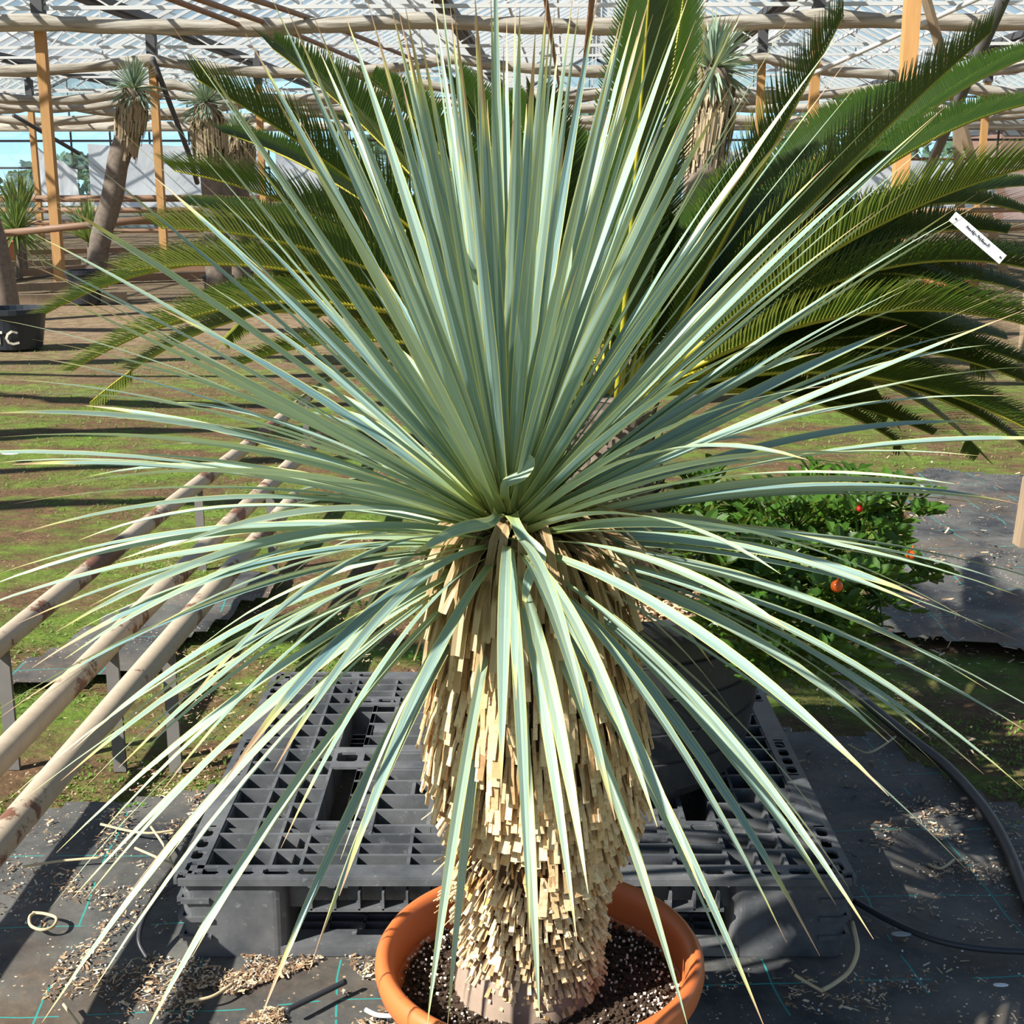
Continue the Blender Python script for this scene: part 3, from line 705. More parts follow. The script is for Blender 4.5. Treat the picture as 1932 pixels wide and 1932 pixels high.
# middle field
mu = [.275, .325] + [.325 + (PW - .65) * k / 5 for k in range(1, 6)] + [PW - .275]
rows = [.2, .265, .33, .395, PD * .5 - .06, PD * .5 - .02, PD * .5 + .02, PD * .5 + .06, .62, .69, .755, .815]
for v in rows: rib(.275, v, PW - .275, v)
for u in mu: rib(u, .2, u, .815, .008)
for v in (B, .085, .125, .165, .2, .815, .85, .89, .93, PD - B): rib(.215, v, PW - .215, v)
for k in range(9): u = .215 + (PW - .43) * k / 8; rib(u, B, u, .2, .006); rib(u, .815, u, PD - B, .006)
for v0, v1 in ((PD * .5 - .055, PD * .5 - .028), (PD * .5 + .028, PD * .5 + .055)): plate(.34, v0, PW - .34, v1, .008)
for k in range(3):                                            # odd half-cell fins
    u = mu[2 + k] - .04; rib(u, .33, u, .395); rib(u, .69, u, .755)
m.box((px0 + .3, PY0 + .30, PH - .004), .03, .045, .008); m.box((px0 + .3, PY0 + .66, PH - .004), .03, .045, .008)
m.build('deck', M['pallet'], pal)
# lower rim and fins under the front and back edge
for y in (PY0 + .012, PY1 - .012):
    m = MB()
    m.box((px0 + PW / 2, y, PH - .062), PW - .46, .03, .006)
    for k in range(18):
        u = .24 + (PW - .48) * k / 17; m.box((px0 + u, y, PH - .045), .004, .03, .034)
    m.build('edge_fins', M['pallet'], pal)
# feet
def foot(u0, u1, v0, v1):
    f = MB(); n = 6; rr = .025
    def outline(z, infl):
        P_ = []
        for (cx, cy, a0) in ((u1 - rr, v1 - rr, 0), (u0 + rr, v1 - rr, 90), (u0 + rr, v0 + rr, 180), (u1 - rr, v0 + rr, 270)):
            for k in range(n + 1):
                a = math.radians(a0 + 90 * k / n); P_.append((px0 + cx + (rr + infl) * math.cos(a), PY0 + cy + (rr + infl) * math.sin(a), z))
        return P_
    rings = []
    for z, infl in ((0, -.006), (.004, -.003), (.02, -.002), (PH - .03, 0), (PH - .0085, .001)):
        rings.append([f.vert(p) for p in outline(z, infl)])
    for i in range(len(rings) - 1):
        k_ = len(rings[0])
        for k in range(k_): f.f.append([rings[i][k], rings[i][(k + 1) % k_], rings[i + 1][(k + 1) % k_], rings[i + 1][k]])
    f.f.append(rings[0][::-1])
    for zl in (.045, .082, .118):
        for sx in ((-1,) if u0 < .1 else (1,) if u1 > PW - .1 else ()):
            cx = px0 + (u0 + .028 if sx < 0 else u1 - .028)
            f.box((cx, PY0 + v0 - .0015, zl), .05, .008, .009); f.box((px0 + (u0 if sx < 0 else u1) + sx * .0015, PY0 + v0 + .028, zl), .008, .05, .009)
    f.build('foot', M['pallet'], pal)
for (u0, u1) in ((.006, .195), (PW / 2 - .09, PW / 2 + .09), (PW - .215, PW - .006)):
    for (v0, v1) in ((.006, .2), (PD / 2 - .08, PD / 2 + .08), (PD - .2, PD - .006)): foot(u0, u1, v0, v1)
# bottom runners with open grid
for (v0, v1) in ((.008, .2), (PD - .2, PD - .008)):
    m = MB()
    for (a, b_) in ((.19, PW / 2 - .08), (PW / 2 + .08, PW - .21)):
        m.box((px0 + (a + b_) / 2, PY0 + v0 + .03, .014), b_ - a + .02, .06, .018)
        m.box((px0 + (a + b_) / 2, PY0 + v1 - .012, .014), b_ - a + .02, .024, .018)
        for k in range(1, 4): m.box((px0 + (a + b_) / 2, PY0 + v0 + .06 + k * (v1 - v0 - .085) / 4, .014), b_ - a, .005, .016)
        for k in range(6): m.box((px0 + a + (b_ - a) * k / 5, PY0 + (v0 + v1) / 2 + .02, .014), .005, v1 - v0 - .07, .016)
    m.build('bottom_runner', M['pallet'], pal)
for (a, b_) in ((.01, .19), (PW - .2, PW - .01)):
    m = MB(); m.box((px0 + (a + b_) / 2, PY0 + PD / 2, .014), .12, PD - .38, .018); m.build('bottom_runner', M['pallet'], pal)

# ------------------------------------------------------------ big black tub on the pallet
TC = Vector((.20, 2.63, PH)); TR = .315
tub = thing('black_tub', TC, 'large round black plastic tub standing on the pallet behind the trunk', 'pot')
m = MB(); hh = .40; prof = [(0, .001), (.22, .001), (.262, .012), (.285, .04)]
for k, z in enumerate((.10, .165, .235, .305)):
    rr = (.302, .312, .317, .316)[k]; prof += [(rr, z), (rr + .001, z + .004), (rr - .004, z + .0045), (rr - .002, z + .010)]
prof += [(.312, .345), (.312, .352), (.332, .356), (.336, .375), (.334, .397), (.325, .40), (.305, .398), (.300, .36), (.295, .33)]
m.lathe(prof, TC, 72); m.build('tub_body', M['tub'], tub, smooth=False)
m = MB()
m.lathe([(0, .37), (.1, .37), (.2, .366), (.296, .36)], TC, 40, jit=.004)
for i in range(2600):
    a = U(0, 6.283); r_ = .29 * R() ** .5; p = TC + Vector((r_ * math.cos(a), r_ * math.sin(a), .366 + U(0, .008)))
    m.box(p, U(.006, .02), U(.002, .005), .002, Matrix.Rotation(U(0, 3.1), 3, 'Z') @ Matrix.Rotation(U(-.5, .5), 3, 'X'), (0, 0, U(.1, .95)))
tag(m.build('straw_mulch', M['chips']), 'straw and bark mulch filling the black tub', 'mulch', kind='stuff')

# ------------------------------------------------------------ sago palm
SC = Vector((.20, 2.63, .93))
sago = thing('sago_palm', (SC.x, SC.y, .53), 'dark green sago palm with feathery fronds and yellow midribs behind the big yucca', 'sago palm')
m = MB()
m.tube([Vector((SC.x, SC.y, .535)), Vector((SC.x, SC.y, .7)), Vector((SC.x, SC.y, .86)), Vector((SC.x, SC.y, .93))], lambda u: .11 - .05 * u, 16)
for i in range(260):
    a = i * 2.39996; z = .55 + .35 * i / 260; r_ = .115 - .04 * i / 260
    o_ = Vector((math.cos(a), math.sin(a), 0)); p = Vector((SC.x, SC.y, z)) + o_ * r_
    m.blade([p - o_ * .02, p + o_ * .012 + Vector((0, 0, .012)), p + o_ * .02 + Vector((0, 0, .03))], .022, Vector((0, 0, 1)), 0, .2, R(), lambda v: 1 - .5 * v)
m.build('caudex', M['bark'], sago)
UP = Vector((0, 0, 1))
def frond(tip, arch=.12, wid=.105, base=None, vee=.8):
    b0 = SC.copy() if base is None else base
    d = tip - b0; L_ = d.length; hz = Vector((d.x, d.y, 0)); hd = hz.normalized() if hz.length > .01 else Vector((0, -1, 0))
    b0 = b0 + hd * .05
    ctrl = b0 + d * .5 + UP * arch * L_ * (.4 + hz.length / L_)
    N = 40; P_ = bez(b0, ctrl, tip, N)
    lf = MB(); tt = R()
    L2 = sum((P_[i + 1] - P_[i]).length for i in range(N - 1)); n = int(L2 / .0085); wob = U(-.06, .06)
    for i in range(n):
        u = .16 + .84 * (i + .5) / n; f = u * (N - 1); k = min(int(f), N - 2); p = P_[k].lerp(P_[k + 1], f - k)
        T = (P_[k + 1] - P_[k]).normalized()
        nv = UP * (1 - abs(T.z)) - hd * (.25 + abs(T.z)); nv = (nv - T * nv.dot(T)).normalized(); S = T.cross(nv)
        ln = wid * min(1, (u - .12) * 5) * (1 - .55 * max(0, (u - .6) / .4) ** 1.6) * U(.95, 1.04)
        fw = .55 + .95 * max(0, u - .35)
        for sgn in (-1, 1):
            dr = (S * sgn + nv * (vee + wob) + T * fw + Vector((U(-.03, .03), U(-.03, .03), U(-.03, .03)))).normalized()
            q1 = p + dr * ln * .5 + T * .002; q2 = p + dr * ln - nv * ln * .06 + T * ln * .06
            lf.blade([p, q1, q2], .0068, nv, 0, .12, min(1, max(0, tt * .6 + R() * .4)), lambda v: 1 if v < .6 else .2)
    o_ = lf.build('frond', M['cycad'], sago)
    mr = MB(); mr.tube(P_[::2] + [P_[-1]], lambda u: .0062 * (1 - .75 * u), 6); q = mr.build('midrib', M['midrib'], None, smooth=True)
    q.parent = o_
    return o_
FR = [  # tip px, tip py, distance of the tip, arch, leaflet length
 (372,150,2.35,.10,.13),(515,92,3.1,.10,.15),(328,322,2.5,.13,.13),(303,430,2.2,.13,.13),(245,512,2.3,.15,.13),(85,592,2.7,.22,.09),
 (135,700,2.5,.22,.09),(170,760,2.9,.24,.085),(858,150,3.2,.08,.12),(1226,-30,2.35,.04,.115),(1295,-40,3.0,.04,.14),(1592,28,2.5,.06,.13),
 (1870,60,2.6,.08,.14),(1980,190,3.2,.14,.11),(2010,300,2.4,.14,.14),(2000,430,3.3,.2,.10),(1990,520,2.6,.2,.12),(2020,640,2.35,.18,.13),
 (2010,760,2.8,.16,.11),(2010,850,2.5,.16,.10),(1960,860,3.1,.14,.10),(1720,170,3.6,.12,.11),(1070,250,3.7,.06,.11),(960,180,3.5,.06,.11),
 (650,230,3.7,.12,.11),(480,420,3.5,.2,.1),(420,640,3.4,.25,.1),(1480,330,3.6,.15,.11),(1600,470,3.6,.22,.11),(1760,620,3.5,.25,.11),
 (1830,740,3.4,.12,.10),(560,760,3.4,.14,.09),(1990,90,3.6,.1,.12),(1700,420,3.3,.16,.13),(1600,620,3.3,.22,.12),(1780,500,2.9,.2,.13),(1860,690,2.8,.24,.12),(1680,780,3.2,.3,.12),(1480,480,3.5,.16,.12),(1560,400,3.0,.12,.13),(1900,440,3.0,.16,.13),(1460,640,3.4,.2,.12),(760,330,3.3,.1,.1),(1700,840,2.9,.12,.1),(1560,700,3.2,.12,.1),
 (1330,420,3.1,.15,.1),(1880,580,3.0,.22,.11),(600,600,3.1,.22,.1),(1640,300,3.0,.12,.12),(1150,380,3.3,.08,.1),(1540,560,2.9,.2,.1)]
random.seed(77)
for (a, b_) in ((420,250),(350,385),(380,560),(300,620),(450,690),(700,150),(780,220),(600,400),(520,520),(900,290),(1010,190),(1110,280),(830,380),(1980,820),(1900,790),(1970,700),(2000,580),(1980,350),(1750,700),(1650,640),(1820,560),(1900,640),(1600,760),(1500,780),(1760,820),(1850,850),(1480,620),(1420,520),(1560,480),(1690,540),(1990,480)):
    FR.append((a, b_, U(2.75, 3.5), U(.07, .15), U(.09, .13)))
for (a, b_, Y, ar, wd_) in FR: frond(un(a, b_, Y), ar, wd_)
for i in range(5):                                         # young inner fronds
    frond(SC + Vector((U(-.3, .3), U(-.1, .3), U(.3, .5))), .05, .07)

# ------------------------------------------------------------ winter cherry shrub in the tub
sh = thing('berry_shrub', (TC.x + .18, TC.y - .1, PH + .36), 'bushy green shrub with orange berries spilling over the right side of the black tub', 'shrub')
lv = MB(); stm = MB(); root = Vector((TC.x + .2, TC.y - .12, PH + .36))
def ovleaf(mb_, p, d, L_, up, a=None):
    d = d.normalized(); side = d.cross(up).normalized()
    pts = [p, p + d * L_ * .25 + up * .03 * L_, p + d * L_ * .5 + up * .05 * L_, p + d * L_ * .78 + up * .02 * L_, p + d * L_ - up * .05 * L_]
    mb_.blade(pts, L_ * .44, up, U(-.3, .3), .18, R() if a is None else a, lambda v: (.12, .78, 1, .68, .05)[int(round(v * 4))])
blobs = [(1330, 1040, 2.35, 75, 60, 34), (1440, 1090, 2.3, 110, 90, 60), (1540, 1150, 2.25, 100, 80, 44), (1500, 1000, 2.5, 120, 70, 50), (1620, 1030, 2.4, 110, 90, 54), (1700, 960, 2.5, 80, 60, 26), (1660, 1130, 2.3, 80, 70, 26), (1385, 1180, 2.2, 70, 50, 22), (1450, 1250, 2.12, 90, 40, 22), (1580, 1240, 2.2, 80, 40, 12), (1570, 920, 2.6, 110, 50, 26), (1400, 960, 2.6, 110, 60, 30), (1300, 920, 2.7, 90, 60, 20), (1740, 1060, 2.45, 50, 50, 10)]
for (a, b_, Y, ra, rb, n) in blobs:
    c = un(a, b_, Y); c0 = root.lerp(c, .5) + Vector((0, 0, .05))
    stm.tube(bez(root, c0, c, 8), .004, 5)
    for i in range(n):
        an = U(0, 6.283); q = R() ** .5; tw = un(a + ra * q * math.cos(an), b_ + rb * q * math.sin(an), Y + U(-.12, .12))
        dd = (tw - c0).normalized(); stm.tube(bez(c.lerp(tw, .1), c.lerp(tw, .6), tw, 4), .0018, 4)
        k0 = U(0, 6)
        for k in range(7):
            g_ = k0 + k * 2.4; e = .2 + .1 * k
            s_ = Vector((math.cos(g_), math.sin(g_), .15 + .1 * k)) + dd * .5
            upv = Vector((U(-.3, .3), -.35, 1)).normalized()
            ovleaf(lv, tw - dd * (.006 * k), s_, U(.026, .046), upv)
lv.build('leaves', M['bush'], sh); stm.build('stems', M['bush'], sh)
def berry(px, py, Y, rpx, mat, lab):
    c = un(px, py, Y); r_ = rpx / F * Y * 1.03; m = MB()
    m.lathe([(r_ * math.sin(k * math.pi / 10), -r_ * math.cos(k * math.pi / 10)) for k in range(11)], c, 16)
    m.tube([c + Vector((0, 0, r_ * .9)), c + Vector((.004, 0, r_ * 1.9))], .0015, 5)
    o_ = m.build('berry', mat, sh, smooth=True); o_['label'] = lab
berry(1579, 1106, 2.1, 12, M['berry'], 'larger orange berry'); berry(1718, 1047, 2.25, 9.5, M['berry'], 'orange red berry at the right'); berry(1622, 960, 2.3, 6, M['berry_red'], 'small dark red berry')

# ------------------------------------------------------------ the orange pot and its soil
PC = Vector((.038, 1.638, 0)); RZ = .3225
pot = MB(); k = 1.0
pot.lathe([(0, .002), (.145, .002), (.152, .008), (.186, RZ - .075), (.190, RZ - .06), (.203, RZ - .052), (.216, RZ - .046), (.2245, RZ - .036), (.2275, RZ - .022), (.2265, RZ - .010), (.222, RZ - .003), (.2155, RZ), (.2085, RZ - .003), (.204, RZ - .010), (.201, RZ - .025), (.195, RZ - .1), (.17, .03), (0, .03)], (0, 0, 0), 96)
po = pot.build('flower_pot', M['pot'], smooth=True); po.location = PC; tag(po, 'large orange terracotta coloured plastic pot in the foreground holding the big yucca', 'pot')
m = MB(); SZ = .262; rings = []
N1, N2 = 24, 64
for i in range(N1 + 1):
    r_ = .1965 * i / N1
    rings.append([m.vert((PC.x + r_ * math.cos(k * 2 * math.pi / N2), PC.y + r_ * math.sin(k * 2 * math.pi / N2), SZ + .006 * noise.noise(Vector((r_ * 40 * math.cos(k * .0982), r_ * 40 * math.sin(k * .0982), 0))) + .012 * (1 - i / N1) + U(-.0015, .0015))) for k in range(N2)])
for i in range(N1):
    for k in range(N2): m.f.append([rings[i][k], rings[i][(k + 1) % N2], rings[i + 1][(k + 1) % N2], rings[i + 1][k]])
for i in range(2600):
    a = U(0, 6.283); r_ = .19 * R() ** .5; s = U(.0015, .005)
    m.box((PC.x + r_ * math.cos(a), PC.y + r_ * math.sin(a), SZ + .006 + U(0, .006) * (1 - r_ / .2)), s * U(1, 1.8), s, s, Matrix.Rotation(U(0, 3), 3, 'Z') @ Matrix.Rotation(U(0, 1), 3, 'X'))
so_ = m.build('potting_soil', M['soil']); tag(so_, 'dark crumbly potting soil inside the orange pot', 'soil', kind='stuff')
m = MB()
for i in range(800):
    a = U(0, 6.283); r_ = .193 * R() ** .42; s = U(.0008, .0028)
    if -2.2 < a - 6.283 < -.2 and R() < .55: r_ = U(.15, .193)
    m.box((PC.x + r_ * math.cos(a), PC.y + r_ * math.sin(a), SZ + .009 + U(0, .004)), s * U(1, 1.6), s, s, Matrix.Rotation(U(0, 3), 3, 'Z'), (0, 0, 0))
tag(m.build('perlite_grains', M['perlite']), 'white perlite grains scattered over the soil in the orange pot', 'perlite', kind='stuff')

# ------------------------------------------------------------ the big yucca
yu = thing('potted_yucca', (.03, PC.y, SZ), 'big blue green yucca with a shaggy tan trunk growing in the orange pot', 'yucca')
TP = [(.248, .084, 1000), (.315, .090, 1005), (.396, .096, 1000), (.476, .101, 1004), (.538, .114, 1016), (.607, .131, 1016), (.667, .137, 1014), (.749, .126, 1012), (.85, .106, 1006), (.90, .085, 990), (.93, .05, 978)]
def tp(z):
    for i in range(len(TP) - 1):
        if z <= TP[i + 1][0] or i == len(TP) - 2:
            u = (z - TP[i][0]) / (TP[i + 1][0] - TP[i][0]); u = max(0, min(1, u)); r_ = TP[i][1] + (TP[i + 1][1] - TP[i][1]) * u; p = TP[i][2] + (TP[i + 1][2] - TP[i][2]) * u
            zc = PC.y * ct + (H - z) * st; return r_, (p - 966) / F * zc
m = MB(); n = 40; zz = [.25 + .672 * i / 60 for i in range(61)]; rings = []
for z in zz:
    r_, cx = tp(z); rings.append([m.vert((cx + (r_ - .008) * math.cos(k * 2 * math.pi / n), PC.y + (r_ - .008) * math.sin(k * 2 * math.pi / n), z)) for k in range(n)])
for i in range(60):
    for k in range(n): m.f.append([rings[i][k], rings[i][(k + 1) % n], rings[i + 1][(k + 1) % n], rings[i + 1][k]])
m.build('trunk', M['core'], yu, smooth=True)
m = MB(); pr = [(.102, SZ - .012), (.099, SZ + .008), (.095, SZ + .03), (.088, SZ + .055), (.082, SZ + .08)]
bx = (992 - 966) / F * 1.86
m.lathe(pr, (bx, PC.y - .005, 0), 40, jit=.002); ob = m.build('trunk_base', M['bulb'], yu, smooth=True); ob['label'] = 'bare grey swollen base'
# cut leaf bases: short chips below, long strips above
m = MB()
def shingle(a, z, L_, wd, out, th, rn, lean=0.0):
    r_, cx = tp(z); o_ = Vector((math.cos(a), math.sin(a), 0)); t_ = Vector((-math.sin(a), math.cos(a), 0)).copy()
    d = (-UP + o_ * out + t_ * lean).normalized(); n_ = (o_ - d * o_.dot(d)).normalized(); s_ = d.cross(n_)
    p = Vector((cx, PC.y, z)) + o_ * (r_ - .004)
    i0 = len(m.v); bow = L_ * .05
    for (v, k) in ((0, 0), (.5, 1), (1, 0)):
        c = p + d * L_ * v + n_ * bow * k; wv = wd * (.9 + .1 * v) / 2; tk = th * (.6 + .4 * v)
        for (sx, nn) in ((-1, 0), (1, 0), (1, 1), (-1, 1)): m.vert(c + s_ * sx * wv + n_ * (nn * tk) + n_ * (.12 * wv if sx * (1 if k else 1) > 0 else 0), (sx, v, rn))
    for k in (0, 4):
        for q in range(4): m.f.append([i0 + k + q, i0 + k + (q + 1) % 4, i0 + k + 4 + (q + 1) % 4, i0 + k + 4 + q])
    m.f.append([i0 + 8, i0 + 9, i0 + 10, i0 + 11])
def rn():
    x = random.gauss(.58, .2); return max(.02, min(.93, x))
z = .276
while z < .47:                                             # short stubby chips
    n = int(2 * math.pi * tp(z)[0] / .0082)
    for k in range(n):
        a = 2 * math.pi * (k + U(-.4, .4)) / n; zb = z + U(-.007, .007)
        orange = .35 if (.43 < zb < .53 and 3.6 < a < 4.6) else 0
        shingle(a, zb, U(.016, .028), U(.0035, .0072), U(.3, 1.3), U(.0015, .0032), min(1, rn() + orange * R()), U(-.3, .3))
    z += .0095
while z < .62:
    n = int(2 * math.pi * tp(z)[0] / .0105)
    for k in range(n):
        a = 2 * math.pi * (k + U(-.4, .4)) / n; zb = z + U(-.008, .008); left = math.cos(a - 3.9) > .6 and zb < .535
        if left: shingle(a, zb, U(.016, .03), U(.002, .004), U(.5, 1.1), .0015, min(1, rn() + (.4 if R() < .35 else 0)), U(-.5, .5))
        else: shingle(a, zb, U(.03, .05), U(.006, .0115), U(.25, .8), U(.002, .0042), rn(), U(-.15, .15))
    z += .0135
while z < .90:
    n = int(2 * math.pi * tp(z)[0] / .0118)
    for k in range(n):
        a = 2 * math.pi * (k + U(-.4, .4)) / n
        shingle(a, z + U(-.01, .01), U(.045, .085), U(.004, .0115), U(.08, .42), U(.0015, .0035), rn() - (.15 if z > .78 else 0) , U(-.1, .1))
    z += .019
for i in range(34):                                        # stray fibres
    a = U(2.6, 4.2); shingle(a, U(.4, .55), U(.03, .055), .0012, U(1, 2.5), .001, U(.5, .9), U(-.6, .6))
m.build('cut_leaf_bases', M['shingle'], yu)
# dead brown leaves under the crown
m = MB(); rc, cx0 = tp(.9)
for i in range(230):
    a = U(0, 6.283); o_ = Vector((math.cos(a), math.sin(a), 0)); z0 = U(.87, .95); p = Vector((cx0, PC.y, z0)) + o_ * .05
    L_ = U(.07, .16); q = p + o_ * U(.05, .085) + UP * U(-.01, .02); e = p + o_ * U(.065, .11) - UP * L_
    m.blade(bez(p, q, e, 6), U(.008, .014), o_ + UP * .3, U(-.5, .5), .2, R(), lambda v: 1 - .15 * v)
for i in range(46):                                        # right-hand dead leaves sticking out
    a = U(-.9, .55); o_ = Vector((math.cos(a), math.sin(a), 0)); p = Vector((cx0, PC.y, U(.92, .97))) + o_ * .03
    L_ = U(.1, .17); m.blade(bez(p, p + o_ * L_ * .6 + UP * .015, p + o_ * L_ - UP * U(0, .09), 6), U(.009, .014), UP, U(-.6, .6), .2, U(0, .7), lambda v: 1 - .3 * v)
m.build('dead_leaves', M['deadleaf'], yu)
# green crown
CB = un(958, 958, PC.y)
LV = MB()
def wprof(v): return (1.25 - 3.6 * v if v < .1 else .86 + .28 * min(1, (v - .1) / .35)) * (1 if v < .55 else max(.03, 1 - ((v - .55) / .45) ** 1.9))
def wprofu(v): return (1.25 - 3.6 * v if v < .1 else .86 + .28 * min(1, (v - .1) / .3)) * (1 if v < .38 else max(.02, 1 - ((v - .38) / .62) ** 1.25))
def yleaf(tip, arch, wd, twist, s=0, tw1=None, n=16, base=None):
    d = tip - CB; L_ = d.length; hz = Vector((d.x, d.y, 0)); el = math.atan2(d.z, hz.length)
    hd = hz.normalized() if hz.length > 1e-4 else Vector((0, -1, 0))
    zo = -.03 + .055 * max(0, math.sin(el)) - .055 * max(0, -math.sin(el * 1.3) if el < 0 else 0)
    b0 = (CB + UP * zo + hd * (.010 + .036 * math.cos(el))) if base is None else base
    ch = tip - b0
    c1 = b0 + ch * .33 + UP * arch * L_ * .95; c2 = b0 + ch * .70 + UP * arch * L_ * .95
    pts = bez3(b0, c1, c2, tip, n)
    up = UP * math.cos(el) - hd * math.sin(el); up = up if up.length > .1 else UP
    LV.blade(pts, wd, up, twist, .13, max(0, min(1, random.gauss(.36 if el > .35 else .62, .22))), wprofu if el > .3 else wprof, twist1=tw1)
# tips as seen: px, py, side (f towards the viewer, b away, n near the picture plane)
UPT = [(734,-5),(764,10),(817,-5),(857,17),(896,-8),(926,-8),(651,27),(754,70),(791,57),(904,67),(956,37),(981,13),(934,110),(1032,-12),(1039,37),(1081,-10),(1054,83),(1201,20),(1226,-8),(1232,27),(1267,60),(1154,110),(724,123),(734,153),(540,13),(590,27),(463,63),(383,117),(400,137),(197,217),(340,197),(143,283),(250,327),(290,333),(90,370),(37,470),(30,482),(67,443),(83,547),(150,563),(1398,20),(1346,37),(1501,13),(1611,97),(1585,63),(1628,147),(1785,200),(1768,217),(1668,257),(1781,247),(1751,327),(1841,367),(1828,405),(1738,523),(1718,542),(1568,303),(1925,540),(1925,588),(1711,613),(1300,-10),(690,-10),(1130,-20),(1170,40),(1010,60),(870,120),(600,90),(500,150),(440,250),(1450,120),(1530,190),(1380,160),(1290,130),(620,190),(560,260),(1650,400),(1600,350)]
MID = [(-12,663),(8,715),(-8,745),(200,690),(-8,825),(-8,873),(180,790),(28,950),(72,923),(32,1008),(-10,1085),(-20,1105),(147,1020),(320,1033),(137,907),(1861,797),(1950,830),(1848,860),(1678,860),(1905,747),(1950,692),(1575,727),(1525,868),(1898,958),(1945,957),(1638,885),(1768,1075),(1920,1123),(1898,1113),(1945,1115),(1801,913),(-20,600),(60,640),(1870,650),(-30,780),(230,850),(300,760)]
LOW = [(30,1178),(105,1192),(122,1243),(243,1210),(-5,1357),(29,1521),(45,1344),(115,1473),(136,1416),(106,1609),(183,1579),(224,1448),(136,1695),(159,1699),(237,1693),(317,1618),(516,1455),(362,1806),(486,1935),(581,1838),(805,1940),(844,1940),(1018,1925),(1000,1778),(1161,1548),(1329,1695),(1484,1779),(1388,1850),(1445,1945),(1300,1945),(1604,1679),(1648,1772),(1677,1502),(1770,1446),(1940,1496),(1828,1645),(1867,1339),(1945,1385),(1746,1147),(1856,1187),(1473,1083),(1940,1217),(1101,1337),(530,1600),(640,1690),(1240,1560),(1560,1560),(300,1500),(1420,1640),(420,1480),(945,1500),(60,1260),(350,1330)]
def place(px, py, kind, Lt):
    for k in range(1):
        Y0 = PC.y; p0 = un(px, py, Y0); r_ = (p0 - CB).length; dy = math.sqrt(max(.0, Lt * Lt - r_ * r_)) if r_ < Lt else 0
    best = None
    for s in range(60):                                    # find the distance at which the chord has length Lt
        dyy = (s / 59) * .72 * (-1 if kind == 'f' else 1); q = un(px, py, Y0 + dyy); e = abs((q - CB).length - Lt)
        if best is None or e < best[0]: best = (e, q)
    return best[1]
random.seed(21)
for i, (a, b_) in enumerate(UPT):
    kd = 'f' if R() < .55 else 'b'; r0 = math.hypot(a - 958, b_ - 958)
    Lt = U(.66, .76); yleaf(place(a, b_, kd, Lt), U(.01, .035), U(.0125, .0185), U(-1.0, 1.0), tw1=U(-.9, .9))
for (a, b_) in MID:
    yleaf(place(a, b_, 'f' if R() < .7 else 'b', U(.64, .72)), U(.06, .10), U(.011, .0155), U(-.9, .9), tw1=U(-.5, .5))
for (a, b_) in LOW:
    yleaf(place(a, b_, 'f', U(.60, .70)), U(.07, .13), U(.0095, .0135), U(-.8, .8), tw1=U(-.5, .5))
# the many others behind and between
for i in range(210):
    a = U(0, 6.283); q = R()
    el = math.radians(88 - 118 * q ** 1.05)
    if el > .6 and R() < .45: continue
    L_ = U(.5, .72); ar = .02 + .09 * max(0, min(1, (55 - math.degrees(el)) / 75))
    d = Vector((math.cos(a) * math.cos(el), math.sin(a) * math.cos(el), math.sin(el)))
    if d.y < -.45 and el > .1 and R() < .6: d.y *= -1
    if d.y < -.3 and el < .1 and R() < .55: d.y *= -1
    tip = CB + d * L_
    if el < .5: tip -= UP * U(0, .16)
    yleaf(tip, ar, U(.010, .015), U(-1.1, 1.1), tw1=U(-.8, .8), n=12)
for i in range(26):                                        # spear of young leaves in the middle
    a = U(0, 6.283); e = math.radians(U(66, 89)); L_ = U(.35, .6)
    d = Vector((math.cos(a) * math.cos(e), math.sin(a) * math.cos(e), math.sin(e))); yleaf(CB + d * L_, .004, U(.014, .02), U(-.4, .4), n=10)
# a few bent ones in front
def free(pts, wd, tw=0, r=.5, tw1=None): LV.blade(cat_rom(pts, 5), wd, Vector((0, -1, .3)), tw, .13, r, wprof, twist1=tw1)
Yf = PC.y
free([un(952, 945, Yf - .06), un(955, 912, Yf - .09), un(985, 895, Yf - .11), un(1000, 868, Yf - .12), un(975, 858, Yf - .11)], .013, .3, .8)
free([un(965, 968, Yf - .07), un(985, 1010, Yf - .13), un(1018, 1048, Yf - .16), un(998, 1090, Yf - .18), un(987, 1150, Yf - .19)], .014, 0, .4)
free([un(940, 965, Yf - .07), un(925, 985, Yf - .12), un(860, 1000, Yf - .2), un(780, 1045, Yf - .27)], .014, .5, .3)
free([un(956, 960, Yf), un(930, 600, Yf - .1), un(890, 510, Yf - .14), un(861, 447, Yf - .16)], .011, .5, .2)
free([un(985, 940, Yf), un(1062, 560, Yf - .12), un(1074, 417, Yf - .15)], .012, .8, .6)
yl = LV.build('leaf_crown', M['yucca'], yu)
# ------------------------------------------------------------ plant tag
t = thing('plant_tag', un(1845, 450, 2.3), 'white written plant tag hanging on the right sago fronds', 'tag')
A = un(1797, 408, 2.3); Bp = un(1892, 490, 2.3); d = (Bp - A); sdir = Vector((-d.z, 0, d.x)).normalized(); nrm = Vector((0, -1, 0))
m = MB(); m.beam(A, Bp, .0018, .0185, up=sdir); m.build('tag_strip', M['tag'], t)
m = MB()
def tpnt(u, v): return A + d * u + sdir * v * .0185 + nrm * .0022
random.seed(5)
for k in range(16):
    u = .25 + .028 * k
    if k == 7: continue
    p = tpnt(u, U(-.12, .05)); q = tpnt(u + U(.005, .02), U(.1, .3)); dd = (q - p).normalized(); nn = dd.cross(nrm) * .0006
    m.quad([p - nn, q - nn, q + nn, p + nn]); p = q; q = tpnt(u + U(.01, .025), U(-.15, .05)); dd = (q - p).normalized(); nn = dd.cross(nrm) * .0006; m.quad([p - nn, q - nn, q + nn, p + nn])
